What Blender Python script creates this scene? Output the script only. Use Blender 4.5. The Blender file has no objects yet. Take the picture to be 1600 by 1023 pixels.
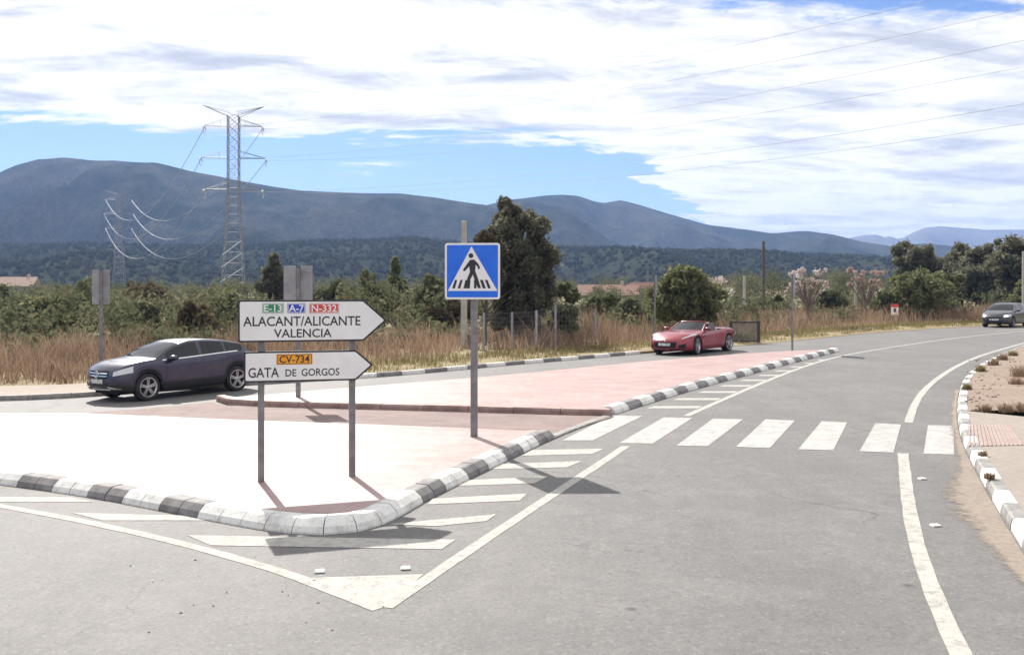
import bpy, bmesh, math, random
import numpy as np
from mathutils import Vector, Matrix, noise
from mathutils.bvhtree import BVHTree

random.seed(7)
RNG = np.random.default_rng(11)
scene = bpy.context.scene
COL = scene.collection
R = math.radians

# ------------------------------------------------------------------ camera
F, CU, HV, CH = 1450.0, 800.0, 457.0, 2.5      # photo focal length in px, centre, horizon row, eye height
cam_data = bpy.data.cameras.new('camera')
cam = bpy.data.objects.new('camera', cam_data)
COL.objects.link(cam)
cam.location = (0, 0, CH)
cam.rotation_euler = (R(90), 0, 0)
cam_data.sensor_width = 36
cam_data.lens = 36 * F / 1600
cam_data.shift_y = (HV - 511.5) / 1600
cam_data.clip_start = 0.1
cam_data.clip_end = 20000
scene.camera = cam

# ------------------------------------------------------------------ light
SUN_EL, SUN_AZ = R(39.5), R(-23.0)             # azimuth from +Y, clockwise
SUN_DIR = Vector((math.sin(SUN_AZ) * math.cos(SUN_EL), math.cos(SUN_AZ) * math.cos(SUN_EL), math.sin(SUN_EL)))
sun_data = bpy.data.lights.new('sun', 'SUN')
sun_data.energy = 5.0
sun_data.angle = R(0.55)
sun_data.color = (1.0, 0.95, 0.87)
sun = bpy.data.objects.new('sun', sun_data)
COL.objects.link(sun)
sun.rotation_euler = SUN_DIR.to_track_quat('Z', 'Y').to_euler()

world = bpy.data.worlds.new('World')
scene.world = world
world.use_nodes = True
wt = world.node_tree
wt.nodes.clear()


class NT:
    """small helper for wiring shader nodes"""
    def __init__(self, tree):
        self.t = tree

    def n(self, kind, **kw):
        nd = self.t.nodes.new(kind)
        for k, v in kw.items():
            setattr(nd, k, v)
        return nd

    def put(self, sock, v):
        if hasattr(v, 'is_output') or isinstance(v, bpy.types.NodeSocket):
            self.t.links.new(v, sock)
        else:
            sock.default_value = v

    def math(self, op, a, b=0.0, c=0.0, clamp=False):
        nd = self.n('ShaderNodeMath', operation=op, use_clamp=clamp)
        self.put(nd.inputs[0], a)
        self.put(nd.inputs[1], b)
        self.put(nd.inputs[2], c)
        return nd.outputs[0]

    def ramp(self, v, lo, hi, a=0.0, b=1.0, smooth=True):
        nd = self.n('ShaderNodeMapRange', interpolation_type='SMOOTHSTEP' if smooth else 'LINEAR')
        self.put(nd.inputs[0], v)
        self.put(nd.inputs[1], lo)
        self.put(nd.inputs[2], hi)
        self.put(nd.inputs[3], a)
        self.put(nd.inputs[4], b)
        return nd.outputs[0]

    def noise(self, vec, scale, detail=4, rough=0.55, dist=0.0):
        nd = self.n('ShaderNodeTexNoise')
        if vec is not None:
            self.put(nd.inputs['Vector'], vec)
        nd.inputs['Scale'].default_value = scale
        nd.inputs['Detail'].default_value = detail
        nd.inputs['Roughness'].default_value = rough
        nd.inputs['Distortion'].default_value = dist
        return nd.outputs['Fac']

    def mix(self, f, a, b, blend='MIX'):
        nd = self.n('ShaderNodeMix', data_type='RGBA', blend_type=blend)
        self.put(nd.inputs[0], f)
        self.put(nd.inputs[6], a)
        self.put(nd.inputs[7], b)
        return nd.outputs[2]

    def mapping(self, vec, scale=(1, 1, 1), rot=(0, 0, 0), loc=(0, 0, 0)):
        nd = self.n('ShaderNodeMapping')
        self.put(nd.inputs[0], vec)
        nd.inputs['Location'].default_value = loc
        nd.inputs['Rotation'].default_value = rot
        nd.inputs['Scale'].default_value = scale
        return nd.outputs[0]


def build_world():
    g = NT(wt)
    out = g.n('ShaderNodeOutputWorld')
    bg = g.n('ShaderNodeBackground')
    bg.inputs['Strength'].default_value = 0.10
    sky = g.n('ShaderNodeTexSky', sky_type='NISHITA')
    sky.sun_disc = False
    sky.sun_elevation = SUN_EL
    sky.sun_rotation = SUN_AZ
    sky.altitude = 100
    sky.air_density = 1.0
    sky.dust_density = 0.2
    sky.ozone_density = 1.6
    tc = g.n('ShaderNodeTexCoord')
    sep = g.n('ShaderNodeSeparateXYZ')
    wt.links.new(tc.outputs['Generated'], sep.inputs[0])
    x, y, z = sep.outputs
    el = g.math('ARCSINE', z)                               # elevation, rad
    az = g.math('ARCTAN2', x, y)                            # 0 ahead, + to the right
    # a flat cloud deck: direction divided by height
    zz = g.math('ADD', g.math('MAXIMUM', z, 0.0), 0.10)
    px = g.math('DIVIDE', x, zz)
    py = g.math('DIVIDE', y, zz)
    comb = g.n('ShaderNodeCombineXYZ')
    wt.links.new(px, comb.inputs[0])
    wt.links.new(py, comb.inputs[1])
    deck = comb.outputs[0]
    rotd = g.mapping(deck, scale=(0.55, 1.0, 1), rot=(0, 0, R(-14)))
    big = g.noise(rotd, 0.9, 3, 0.5, 0.3)
    mid = g.noise(g.mapping(rotd, loc=(3.1, 1.7, 0.4)), 2.6, 7, 0.62, 0.5)
    fine = g.noise(g.mapping(rotd, scale=(0.6, 1.5, 1), loc=(7.7, 4.2, 0)), 9.0, 6, 0.62, 0.6)
    n = g.math('ADD', g.math('MULTIPLY', big, 0.34), g.math('ADD', g.math('MULTIPLY', mid, 0.38), g.math('MULTIPLY', fine, 0.28)))
    aev = g.n('ShaderNodeCombineXYZ')
    wt.links.new(g.math('MULTIPLY', az, 2.4), aev.inputs[0])
    wt.links.new(g.math('MULTIPLY', el, 6.0), aev.inputs[1])
    ae0 = aev.outputs[0]
    # lower rim of the cloud deck: high over the left hills, down to the skyline on the right
    e1 = g.ramp(az, R(-27), R(-8), R(9.2), R(9.0))
    e2 = g.ramp(g.math('ADD', az, g.math('MULTIPLY', g.math('SUBTRACT', mid, 0.5), 0.35)), R(5), R(18), 0.0, R(11.0))
    e3 = g.ramp(az, R(-2), R(4), 0.0, R(0.2))
    edge = g.math('SUBTRACT', g.math('SUBTRACT', e1, e2), e3)
    rim = g.ramp(g.math('SUBTRACT', el, g.math('ADD', edge, g.math('MULTIPLY', g.math('SUBTRACT', mid, 0.5), 0.09))), R(-1.5), R(1.6), -0.30, 0.20)
    # thinner patch higher up on the right
    dx = g.math('MULTIPLY', g.math('SUBTRACT', az, R(26)), 1 / R(14))
    dy = g.math('MULTIPLY', g.math('SUBTRACT', el, R(18.0)), 1 / R(3.2))
    hole = g.math('MULTIPLY', g.math('EXPONENT', g.math('MULTIPLY', g.math('ADD', g.math('MULTIPLY', dx, dx), g.math('MULTIPLY', dy, dy)), -1.0)), 0.40)
    cov = g.math('SUBTRACT', g.math('ADD', n, rim), hole)
    pf = g.noise(g.mapping(ae0, loc=(1.1, 3.3, 2)), 7.0, 8, 0.7, 0.5)
    cov = g.math('ADD', cov, g.math('MULTIPLY', g.math('SUBTRACT', pf, 0.5), 0.35))
    # a few small low clouds in the clear strip
    cov = g.math('ADD', cov, g.ramp(g.noise(g.mapping(deck, scale=(0.5, 1.0, 1), loc=(0.6, 9.3, 2)), 1.7, 4, 0.5), 0.60, 0.75, 0.0, 0.30))
    mask = g.ramp(cov, 0.44, 0.60)
    # thick and thin parts: brilliant white edges, blue grey undersides
    shade = g.noise(g.mapping(rotd, scale=(0.8, 1.2, 1), loc=(1.3, 5.2, 3.3)), 3.4, 8, 0.6, 0.5)
    shade2 = g.noise(g.mapping(deck, scale=(0.35, 1.3, 1), loc=(5.3, 2.2, 1.3)), 1.6, 4, 0.5, 0.4)
    ae = g.n('ShaderNodeCombineXYZ')
    wt.links.new(g.math('MULTIPLY', az, 3.0), ae.inputs[0])
    wt.links.new(g.math('MULTIPLY', el, 15.0), ae.inputs[1])
    streaks = g.noise(g.mapping(ae.outputs[0], rot=(0, 0, R(-8)), loc=(2.4, 7.1, 0)), 2.2, 8, 0.68, 0.7)
    thick = g.ramp(g.math('ADD', g.math('ADD', g.math('MULTIPLY', shade, 0.42), g.math('MULTIPLY', shade2, 0.18)), g.math('MULTIPLY', streaks, 0.40)), 0.45, 0.62)
    ccol = g.mix(thick, (8.2, 8.0, 7.6, 1), (4.1, 4.2, 4.5, 1))
    ccol = g.mix(g.ramp(el, R(1), R(9), 0.25, 0.0), ccol, (6.6, 6.2, 5.7, 1))
    skyc = g.mix(1.0, sky.outputs[0], (0.50, 0.59, 0.80, 1), 'MULTIPLY')
    col = g.mix(g.math('MULTIPLY', mask, 0.97), skyc, ccol)
    wt.links.new(col, bg.inputs['Color'])
    wt.links.new(bg.outputs[0], out.inputs['Surface'])


build_world()
scene.view_settings.view_transform = 'Standard'
scene.view_settings.look = 'None'
scene.view_settings.exposure = 0.70
scene.view_settings.gamma = 1.0
scene.view_settings.use_curve_mapping = False
scene.render.engine = 'CYCLES'
scene.cycles.use_denoising = True
scene.cycles.max_bounces = 6
scene.cycles.volume_bounces = 0
scene.cycles.sample_clamp_indirect = 6


# ------------------------------------------------------------------ place
def hg(x, y=0.0):
    """height of the gently cross-falling road plane"""
    return 0.015 * 80.0 * math.tanh(x / 80.0)


def P(u, v, dz=0.0):
    """ground point seen at photo pixel (u, v); dz above the road plane"""
    a, b = (u - CU) / F, -(v - HV) / F
    t = (CH - dz) / (0.015 * a - b)
    for _ in range(6):
        t = (CH - dz - hg(a * t)) / (-b)
    return Vector((a * t, t, hg(a * t) + dz))


def at(u, y, dz=0.0):
    """ground point on the bearing of column u at distance y"""
    x = (u - CU) / F * y
    return Vector((x, y, hg(x) + dz))


def zrow(v, y):
    return CH - (v - HV) / F * y


# ------------------------------------------------------------------ objects
def tag(o, label=None, cat=None, group=None, kind=None):
    if label: o['label'] = label
    if cat: o['category'] = cat
    if group: o['group'] = group
    if kind: o['kind'] = kind
    return o


def link(name, mesh, mat=None, parent=None):
    o = bpy.data.objects.new(name, mesh)
    COL.objects.link(o)
    if mat is not None and len(mesh.materials) == 0:
        mesh.materials.append(mat)
    if parent is not None:
        o.parent = parent
    return o


def empty(name, loc=(0, 0, 0), rz=0.0, parent=None):
    o = bpy.data.objects.new(name, None)
    COL.objects.link(o)
    o.location = loc
    o.rotation_euler = (0, 0, rz)
    o.empty_display_size = 0.2
    if parent is not None:
        o.parent = parent
    return o


def mesh_np(name, verts, faces, smooth=False):
    verts = np.asarray(verts, dtype=np.float32).reshape(-1, 3)
    faces = np.asarray(faces, dtype=np.int32)
    m, k = faces.shape
    me = bpy.data.meshes.new(name)
    me.vertices.add(len(verts))
    me.vertices.foreach_set('co', verts.ravel())
    me.loops.add(m * k)
    me.loops.foreach_set('vertex_index', faces.ravel())
    me.polygons.add(m)
    me.polygons.foreach_set('loop_start', np.arange(m, dtype=np.int32) * k)
    if smooth:
        me.polygons.foreach_set('use_smooth', np.ones(m, dtype=bool))
    me.update(calc_edges=True)
    return me


class MB:
    """collects boxes, bars and prisms into one mesh"""
    def __init__(self):
        self.v, self.f = [], []

    def quadgrid(self, grid):
        n0 = len(self.v)
        r, c = len(grid), len(grid[0])
        for row in grid:
            self.v += [tuple(p) for p in row]
        for i in range(r - 1):
            for j in range(c - 1):
                self.f.append((n0 + i * c + j, n0 + i * c + j + 1, n0 + (i + 1) * c + j + 1, n0 + (i + 1) * c + j))
        return self

    def box(self, lo, hi):
        x0, y0, z0 = lo
        x1, y1, z1 = hi
        n = len(self.v)
        self.v += [(x0, y0, z0), (x1, y0, z0), (x1, y1, z0), (x0, y1, z0), (x0, y0, z1), (x1, y0, z1), (x1, y1, z1), (x0, y1, z1)]
        self.f += [(n, n + 3, n + 2, n + 1), (n + 4, n + 5, n + 6, n + 7), (n, n + 1, n + 5, n + 4), (n + 1, n + 2, n + 6, n + 5), (n + 2, n + 3, n + 7, n + 6), (n + 3, n, n + 4, n + 7)]
        return self

    def bar(self, a, b, w, w2=None, sides=4):
        a, b = Vector(a), Vector(b)
        d = (b - a)
        if d.length < 1e-6:
            return self
        d.normalize()
        up = Vector((0, 0, 1)) if abs(d.z) < 0.95 else Vector((1, 0, 0))
        s = d.cross(up).normalized()
        t = s.cross(d)
        w2 = w if w2 is None else w2
        n = len(self.v)
        for p, r in ((a, w), (b, w2)):
            for k in range(sides):
                ang = 2 * math.pi * (k + 0.5) / sides
                q = p + (s * math.cos(ang) + t * math.sin(ang)) * r
                self.v.append(tuple(q))
        for k in range(sides):
            k2 = (k + 1) % sides
            self.f.append((n + k, n + k2, n + sides + k2, n + sides + k))
        self.f.append(tuple(n + k for k in reversed(range(sides))))
        self.f.append(tuple(n + sides + k for k in range(sides)))
        return self

    def tube(self, pts, w, sides=6):
        pts = [Vector(p) for p in pts]
        n = len(self.v)
        m = len(pts)
        ws = w if hasattr(w, '__len__') else [w] * m
        for i, p in enumerate(pts):
            d = (pts[min(i + 1, m - 1)] - pts[max(i - 1, 0)]).normalized()
            up = Vector((0, 0, 1)) if abs(d.z) < 0.95 else Vector((1, 0, 0))
            s = d.cross(up).normalized()
            t = s.cross(d)
            for k in range(sides):
                ang = 2 * math.pi * k / sides
                self.v.append(tuple(p + (s * math.cos(ang) + t * math.sin(ang)) * ws[i]))
        for i in range(m - 1):
            for k in range(sides):
                k2 = (k + 1) % sides
                self.f.append((n + i * sides + k, n + i * sides + k2, n + (i + 1) * sides + k2, n + (i + 1) * sides + k))
        self.f.append(tuple(n + k for k in reversed(range(sides))))
        self.f.append(tuple(n + (m - 1) * sides + k for k in range(sides)))
        return self

    def prism(self, poly, y0, y1):
        """polygon in (x, z), extruded along y; front face at y0"""
        n = len(self.v)
        k = len(poly)
        self.v += [(p[0], y0, p[1]) for p in poly] + [(p[0], y1, p[1]) for p in poly]
        self.f.append(tuple(range(n, n + k)))
        self.f.append(tuple(reversed(range(n + k, n + 2 * k))))
        for i in range(k):
            j = (i + 1) % k
            self.f.append((n + i, n + k + i, n + k + j, n + j))
        return self

    def lathe(self, prof, seg=24, axis='y', cen=(0, 0, 0), closed=False):
        """prof of (radius, along) turned about the axis"""
        n = len(self.v)
        m = len(prof)
        for k in range(seg):
            a = 2 * math.pi * k / seg
            for r, h in prof:
                c, s = r * math.cos(a), r * math.sin(a)
                p = (c, h, s) if axis == 'y' else (c, s, h)
                self.v.append((p[0] + cen[0], p[1] + cen[1], p[2] + cen[2]))
        for k in range(seg):
            k2 = (k + 1) % seg
            for i in range(m if closed else m - 1):
                i2 = (i + 1) % m
                self.f.append((n + k * m + i, n + k * m + i2, n + k2 * m + i2, n + k2 * m + i))
        return self

    def ball(self, c, r, seg=10, rings=6):
        n = len(self.v)
        rx, ry, rz = r if hasattr(r, '__len__') else (r, r, r)
        for i in range(rings + 1):
            th = math.pi * i / rings
            for k in range(seg):
                a = 2 * math.pi * k / seg
                self.v.append((c[0] + rx * math.sin(th) * math.cos(a), c[1] + ry * math.sin(th) * math.sin(a), c[2] + rz * math.cos(th)))
        for i in range(rings):
            for k in range(seg):
                k2 = (k + 1) % seg
                self.f.append((n + i * seg + k, n + (i + 1) * seg + k, n + (i + 1) * seg + k2, n + i * seg + k2))
        return self

    def mesh(self, name, smooth=None):
        me = bpy.data.meshes.new(name)
        me.from_pydata(self.v, [], self.f)
        me.validate()
        bm = bmesh.new()
        bm.from_mesh(me)
        bmesh.ops.remove_doubles(bm, verts=bm.verts, dist=1e-5)
        bmesh.ops.recalc_face_normals(bm, faces=bm.faces)
        bm.to_mesh(me)
        bm.free()
        if smooth is not None:
            me.polygons.foreach_set('use_smooth', [True] * len(me.polygons))
            me.set_sharp_from_angle(angle=R(smooth))
        me.update()
        return me

    def build(self, name, mat, parent=None, smooth=None):
        return link(name, self.mesh(name, smooth), mat, parent)


# ------------------------------------------------------------------ materials
MATS = {}


def new_mat(name):
    m = bpy.data.materials.new(name)
    m.use_nodes = True
    m.node_tree.nodes.clear()
    g = NT(m.node_tree)
    out = g.n('ShaderNodeOutputMaterial')
    return m, g, out


def mat(name, col, rough=0.6, metal=0.0, col2=None, scale=8.0, detail=5, bump=0.0, bscale=60.0, coat=0.0, spec=0.5, lo=0.35, hi=0.65, coords='Object'):
    if name in MATS:
        return MATS[name]
    m, g, out = new_mat(name)
    b = g.n('ShaderNodeBsdfPrincipled')
    b.inputs['Roughness'].default_value = rough
    b.inputs['Metallic'].default_value = metal
    b.inputs['Specular IOR Level'].default_value = spec
    if coat:
        b.inputs['Coat Weight'].default_value = coat
        b.inputs['Coat Roughness'].default_value = 0.04
    tc = g.n('ShaderNodeTexCoord').outputs[coords]
    c4 = tuple(col) + (1,)
    if col2 is not None:
        f = g.ramp(g.noise(tc, scale, detail), lo, hi)
        g.put(b.inputs['Base Color'], g.mix(f, c4, tuple(col2) + (1,)))
    else:
        b.inputs['Base Color'].default_value = c4
    if bump:
        bp = g.n('ShaderNodeBump')
        bp.inputs['Strength'].default_value = bump
        bp.inputs['Distance'].default_value = 0.01
        g.put(bp.inputs['Height'], g.noise(tc, bscale, 4, 0.6))
        g.t.links.new(bp.outputs[0], b.inputs['Normal'])
    g.t.links.new(b.outputs[0], out.inputs['Surface'])
    MATS[name] = m
    return m


def mat_asphalt():
    m, g, out = new_mat('asphalt')
    b = g.n('ShaderNodeBsdfPrincipled')
    tc = g.n('ShaderNodeTexCoord').outputs['Object']
    patch = g.ramp(g.noise(tc, 0.35, 5, 0.6, 0.6), 0.35, 0.68)
    streak = g.ramp(g.noise(g.mapping(tc, scale=(1.6, 0.22, 1), rot=(0, 0, R(-24))), 0.9, 5, 0.6), 0.38, 0.68)
    grit = g.ramp(g.noise(tc, 55.0, 3, 0.75), 0.34, 0.66)
    grit2 = g.ramp(g.noise(tc, 17.0, 3, 0.7), 0.36, 0.64)
    c = g.mix(patch, (0.122, 0.117, 0.115, 1), (0.166, 0.159, 0.155, 1))
    c = g.mix(g.math('MULTIPLY', streak, 0.45), c, (0.092, 0.089, 0.090, 1))
    c = g.mix(g.math('MULTIPLY', grit, 0.50), c, (0.215, 0.206, 0.200, 1))
    c = g.mix(g.math('MULTIPLY', grit2, 0.28), c, (0.092, 0.088, 0.087, 1))
    blot = g.ramp(g.noise(g.mapping(tc, loc=(3, 8, 0)), 4.5, 6, 0.75, 0.4), 0.40, 0.66)
    c = g.mix(g.math('MULTIPLY', blot, 0.30), c, (0.085, 0.082, 0.082, 1))
    blot2 = g.ramp(g.noise(g.mapping(tc, loc=(13, 2, 5)), 1.5, 6, 0.75, 0.6), 0.48, 0.72)
    c = g.mix(g.math('MULTIPLY', blot2, 0.35), c, (0.215, 0.207, 0.202, 1))
    grain = g.noise(g.mapping(tc, loc=(1, 1, 9)), 26.0, 2, 0.6)
    c = g.mix(g.ramp(grain, 0.56, 0.72, 0.0, 0.55), c, (0.075, 0.072, 0.072, 1))
    c = g.mix(g.ramp(grain, 0.28, 0.42, 0.45, 0.0), c, (0.26, 0.25, 0.243, 1))
    # fine cracks
    ck = g.n('ShaderNodeTexVoronoi', feature='DISTANCE_TO_EDGE')
    wob = g.n('ShaderNodeTexNoise')
    g.put(wob.inputs['Vector'], tc)
    wob.inputs['Scale'].default_value = 1.3
    wob.inputs['Detail'].default_value = 6
    va = g.n('ShaderNodeVectorMath', operation='MULTIPLY_ADD')
    g.put(va.inputs[0], wob.outputs['Color'])
    va.inputs[1].default_value = (1.6, 1.6, 0)
    g.put(va.inputs[2], tc)
    g.put(ck.inputs['Vector'], va.outputs[0])
    ck.inputs['Scale'].default_value = 0.28
    crack = g.math('MULTIPLY', g.ramp(ck.outputs['Distance'], 0.001, 0.006, 1.0, 0.0), g.ramp(g.noise(g.mapping(tc, loc=(4, 4, 4)), 0.25, 3), 0.48, 0.60, 0.0, 0.6))
    c = g.mix(crack, c, (0.06, 0.057, 0.056, 1))
    # oil spots and dark specks
    vo = g.n('ShaderNodeTexVoronoi', feature='F1')
    g.put(vo.inputs['Vector'], tc)
    vo.inputs['Scale'].default_value = 0.8
    spot = g.ramp(vo.outputs['Distance'], 0.02, 0.06, 0.7, 0.0)
    c = g.mix(spot, c, (0.04, 0.038, 0.038, 1))
    g.put(b.inputs['Base Color'], c)
    b.inputs['Roughness'].default_value = 0.72
    b.inputs['Specular IOR Level'].default_value = 0.30
    bp = g.n('ShaderNodeBump')
    bp.inputs['Strength'].default_value = 0.5
    bp.inputs['Distance'].default_value = 0.006
    g.put(bp.inputs['Height'], g.noise(tc, 70.0, 3, 0.7))
    g.t.links.new(bp.outputs[0], b.inputs['Normal'])
    g.t.links.new(b.outputs[0], out.inputs['Surface'])
    return m


def mat_paint(name, col, wear=0.5, scale=9.0):
    """worn road paint with asphalt showing through"""
    m, g, out = new_mat(name)
    b = g.n('ShaderNodeBsdfPrincipled')
    tc = g.n('ShaderNodeTexCoord').outputs['Object']
    n1 = g.noise(tc, scale, 6, 0.7)
    n2 = g.noise(tc, scale * 9, 3, 0.7)
    f = g.ramp(g.math('ADD', g.math('MULTIPLY', n1, 0.6), g.math('MULTIPLY', n2, 0.4)), 0.46, 0.63, 0.0, wear)
    dirt = g.ramp(g.noise(tc, 1.6, 5, 0.6), 0.4, 0.7, 0.0, 0.30)
    c = g.mix(dirt, tuple(col) + (1,), (0.36, 0.33, 0.30, 1))
    c = g.mix(f, c, (0.15, 0.145, 0.14, 1))
    g.put(b.inputs['Base Color'], c)
    b.inputs['Roughness'].default_value = 0.8
    b.inputs['Specular IOR Level'].default_value = 0.25
    g.t.links.new(b.outputs[0], out.inputs['Surface'])
    return m


def mat_island(name, c1, c2, c3, rough):
    """stamped concrete paving in faded pink, faint joints and dirt"""
    m, g, out = new_mat(name)
    b = g.n('ShaderNodeBsdfPrincipled')
    tc = g.n('ShaderNodeTexCoord').outputs['Object']
    br = g.n('ShaderNodeTexBrick')
    g.put(br.inputs['Vector'], g.mapping(tc, rot=(0, 0, R(14))))
    br.inputs['Scale'].default_value = 1.0
    br.inputs['Brick Width'].default_value = 0.62
    br.inputs['Row Height'].default_value = 0.31
    br.inputs['Mortar Size'].default_value = 0.012
    br.inputs['Mortar Smooth'].default_value = 0.6
    br.inputs['Color1'].default_value = (0.0, 0, 0, 1)
    br.inputs['Color2'].default_value = (1, 1, 1, 1)
    br.inputs['Mortar'].default_value = (0.5, 0.5, 0.5, 1)
    n1 = g.noise(tc, 0.9, 6, 0.65, 0.4)
    n2 = g.noise(tc, 6.0, 5, 0.65)
    c = g.mix(g.ramp(n1, 0.35, 0.65), c1 + (1,), c2 + (1,))
    c = g.mix(g.math('MULTIPLY', g.ramp(n2, 0.42, 0.70), 0.4), c, c3 + (1,))
    c = g.mix(0.10, c, br.outputs['Color'], 'OVERLAY')
    st = g.ramp(g.noise(g.mapping(tc, loc=(9, 3, 1)), 1.9, 7, 0.7, 0.8), 0.56, 0.74, 0.0, 0.45)
    c = g.mix(st, c, (c1[0] * 0.55, c1[1] * 0.55, c1[2] * 0.55, 1))
    joint = g.math('MULTIPLY', br.outputs['Fac'], g.ramp(g.noise(tc, 2.2, 4, 0.6), 0.44, 0.58, 0.0, 0.65))
    c = g.mix(joint, c, (0.24, 0.15, 0.12, 1))
    g.put(b.inputs['Base Color'], c)
    g.put(b.inputs['Roughness'], g.ramp(n2, 0.3, 0.7, rough - 0.06, rough + 0.08))
    b.inputs['Specular IOR Level'].default_value = 0.36
    bp = g.n('ShaderNodeBump')
    bp.inputs['Strength'].default_value = 0.35
    bp.inputs['Distance'].default_value = 0.006
    h = g.math('SUBTRACT', g.noise(tc, 18.0, 5, 0.65), g.math('MULTIPLY', br.outputs['Fac'], 0.35))
    g.put(bp.inputs['Height'], h)
    g.t.links.new(bp.outputs[0], b.inputs['Normal'])
    g.t.links.new(b.outputs[0], out.inputs['Surface'])
    return m


def mat_leaf(name, cols, trans=0.4, scale=0.35):
    """leaves: colour differs leaf by leaf, some light passes through"""
    m, g, out = new_mat(name)
    geo = g.n('ShaderNodeNewGeometry')
    oi = g.n('ShaderNodeObjectInfo')
    tc = g.n('ShaderNodeTexCoord').outputs['Object']
    rp = g.n('ShaderNodeValToRGB')
    els = rp.color_ramp.elements
    els[0].position, els[0].color = 0.0, tuple(cols[0]) + (1,)
    els[1].position, els[1].color = 1.0, tuple(cols[-1]) + (1,)
    for i, c in enumerate(cols[1:-1]):
        e = els.new((i + 1) / (len(cols) - 1))
        e.color = tuple(c) + (1,)
    clump = g.noise(tc, scale, 3, 0.5)
    f = g.math('ADD', g.math('MULTIPLY', geo.outputs['Random Per Island'], 0.45), g.ramp(clump, 0.3, 0.7, 0.0, 0.55), clamp=True)
    g.put(rp.inputs[0], f)
    d = g.n('ShaderNodeBsdfDiffuse')
    t = g.n('ShaderNodeBsdfTranslucent')
    g.put(d.inputs['Color'], rp.outputs[0])
    g.put(t.inputs['Color'], rp.outputs[0])
    mx = g.n('ShaderNodeMixShader')
    mx.inputs[0].default_value = trans
    g.t.links.new(d.outputs[0], mx.inputs[1])
    g.t.links.new(t.outputs[0], mx.inputs[2])
    g.t.links.new(mx.outputs[0], out.inputs['Surface'])
    return m


def mat_ground(name, c1, c2, c3, s=0.5, rough=0.9, bump=0.5):
    m, g, out = new_mat(name)
    b = g.n('ShaderNodeBsdfPrincipled')
    tc = g.n('ShaderNodeTexCoord').outputs['Object']
    n1 = g.ramp(g.noise(tc, s, 6, 0.62, 0.3), 0.34, 0.66)
    n2 = g.ramp(g.noise(tc, s * 12, 5, 0.7), 0.36, 0.66)
    n3 = g.ramp(g.noise(tc, s * 70, 3, 0.7), 0.35, 0.65)
    c = g.mix(n1, c1 + (1,), c2 + (1,))
    c = g.mix(g.math('MULTIPLY', n2, 0.6), c, c3 + (1,))
    c = g.mix(g.math('MULTIPLY', n3, 0.22), c, (c1[0] * 0.4, c1[1] * 0.4, c1[2] * 0.4, 1))
    g.put(b.inputs['Base Color'], c)
    b.inputs['Roughness'].default_value = rough
    b.inputs['Specular IOR Level'].default_value = 0.2
    if bump:
        bp = g.n('ShaderNodeBump')
        bp.inputs['Strength'].default_value = bump
        bp.inputs['Distance'].default_value = 0.03
        g.put(bp.inputs['Height'], g.noise(tc, s * 30, 5, 0.7))
        g.t.links.new(bp.outputs[0], b.inputs['Normal'])
    g.t.links.new(b.outputs[0], out.inputs['Surface'])
    return m


M_ASPH = mat_asphalt()
M_LINE = mat_paint('line_paint', (0.41, 0.395, 0.365), 0.65)
M_ZEBRA = mat_paint('zebra_paint', (0.39, 0.385, 0.375), 0.5, 5.0)
M_ISLAND = mat_island('pink_paving', (0.31, 0.200, 0.185), (0.36, 0.245, 0.23), (0.41, 0.31, 0.295), 0.50)
M_PATH = mat_island('path_paving', (0.18, 0.130, 0.121), (0.21, 0.153, 0.143), (0.24, 0.185, 0.175), 0.85)
M_KWHITE = mat_paint('kerb_white', (0.72, 0.71, 0.69), 0.42, 7.0)
M_KBLACK = mat('kerb_black', (0.135, 0.127, 0.13), 0.75, col2=(0.22, 0.208, 0.205), scale=6, bump=0.3)
M_KGREY = mat('kerb_grey', (0.17, 0.165, 0.16), 0.7, col2=(0.28, 0.265, 0.25), scale=5, bump=0.3)
M_KRED = mat('kerb_red', (0.20, 0.125, 0.11), 0.7, col2=(0.32, 0.22, 0.20), scale=3, bump=0.3)
M_CONC = mat_ground('pavement_concrete', (0.30, 0.265, 0.23), (0.34, 0.30, 0.265), (0.25, 0.215, 0.185), 0.8, 0.8, 0.15)
M_LEFTPAVE = mat_ground('left_pavement', (0.28, 0.23, 0.195), (0.32, 0.27, 0.235), (0.23, 0.185, 0.155), 0.6, 0.8, 0.2)
M_DIRT = mat_ground('dirt', (0.29, 0.225, 0.18), (0.34, 0.27, 0.225), (0.21, 0.155, 0.12), 0.9, 0.95, 0.8)
M_SAND = mat_ground('gutter_sand', (0.36, 0.27, 0.20), (0.42, 0.33, 0.25), (0.25, 0.20, 0.16), 2.0, 0.95, 0.5)
M_VERGE = mat_ground('verge_earth', (0.26, 0.20, 0.12), (0.32, 0.25, 0.15), (0.20, 0.18, 0.09), 0.5, 0.95, 0.6)
M_GROUND = mat_ground('ground_earth', (0.20, 0.15, 0.09), (0.16, 0.15, 0.075), (0.10, 0.11, 0.05), 0.06, 0.95, 0.4)
M_TACT = mat('tactile_pink', (0.31, 0.235, 0.21), 0.8, col2=(0.36, 0.285, 0.26), scale=5)
M_STEEL = mat('galvanised_steel', (0.34, 0.34, 0.36), 0.45, 0.6, col2=(0.26, 0.26, 0.28), scale=6)
M_POSTGREY = mat('grey_post', (0.24, 0.235, 0.25), 0.5, 0.3, col2=(0.17, 0.165, 0.18), scale=7)
M_SIGNBACK = mat('sign_back', (0.33, 0.33, 0.34), 0.5, 0.5, col2=(0.26, 0.26, 0.28), scale=3)
M_SIGNWHITE = mat('sign_white', (0.80, 0.79, 0.80), 0.35, col2=(0.74, 0.73, 0.74), scale=4)
M_SIGNDARK = mat('sign_dark', (0.020, 0.020, 0.030), 0.4)
M_SIGNBLUE = mat('sign_blue', (0.012, 0.13, 0.72), 0.3, col2=(0.015, 0.15, 0.76), scale=5)
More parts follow.
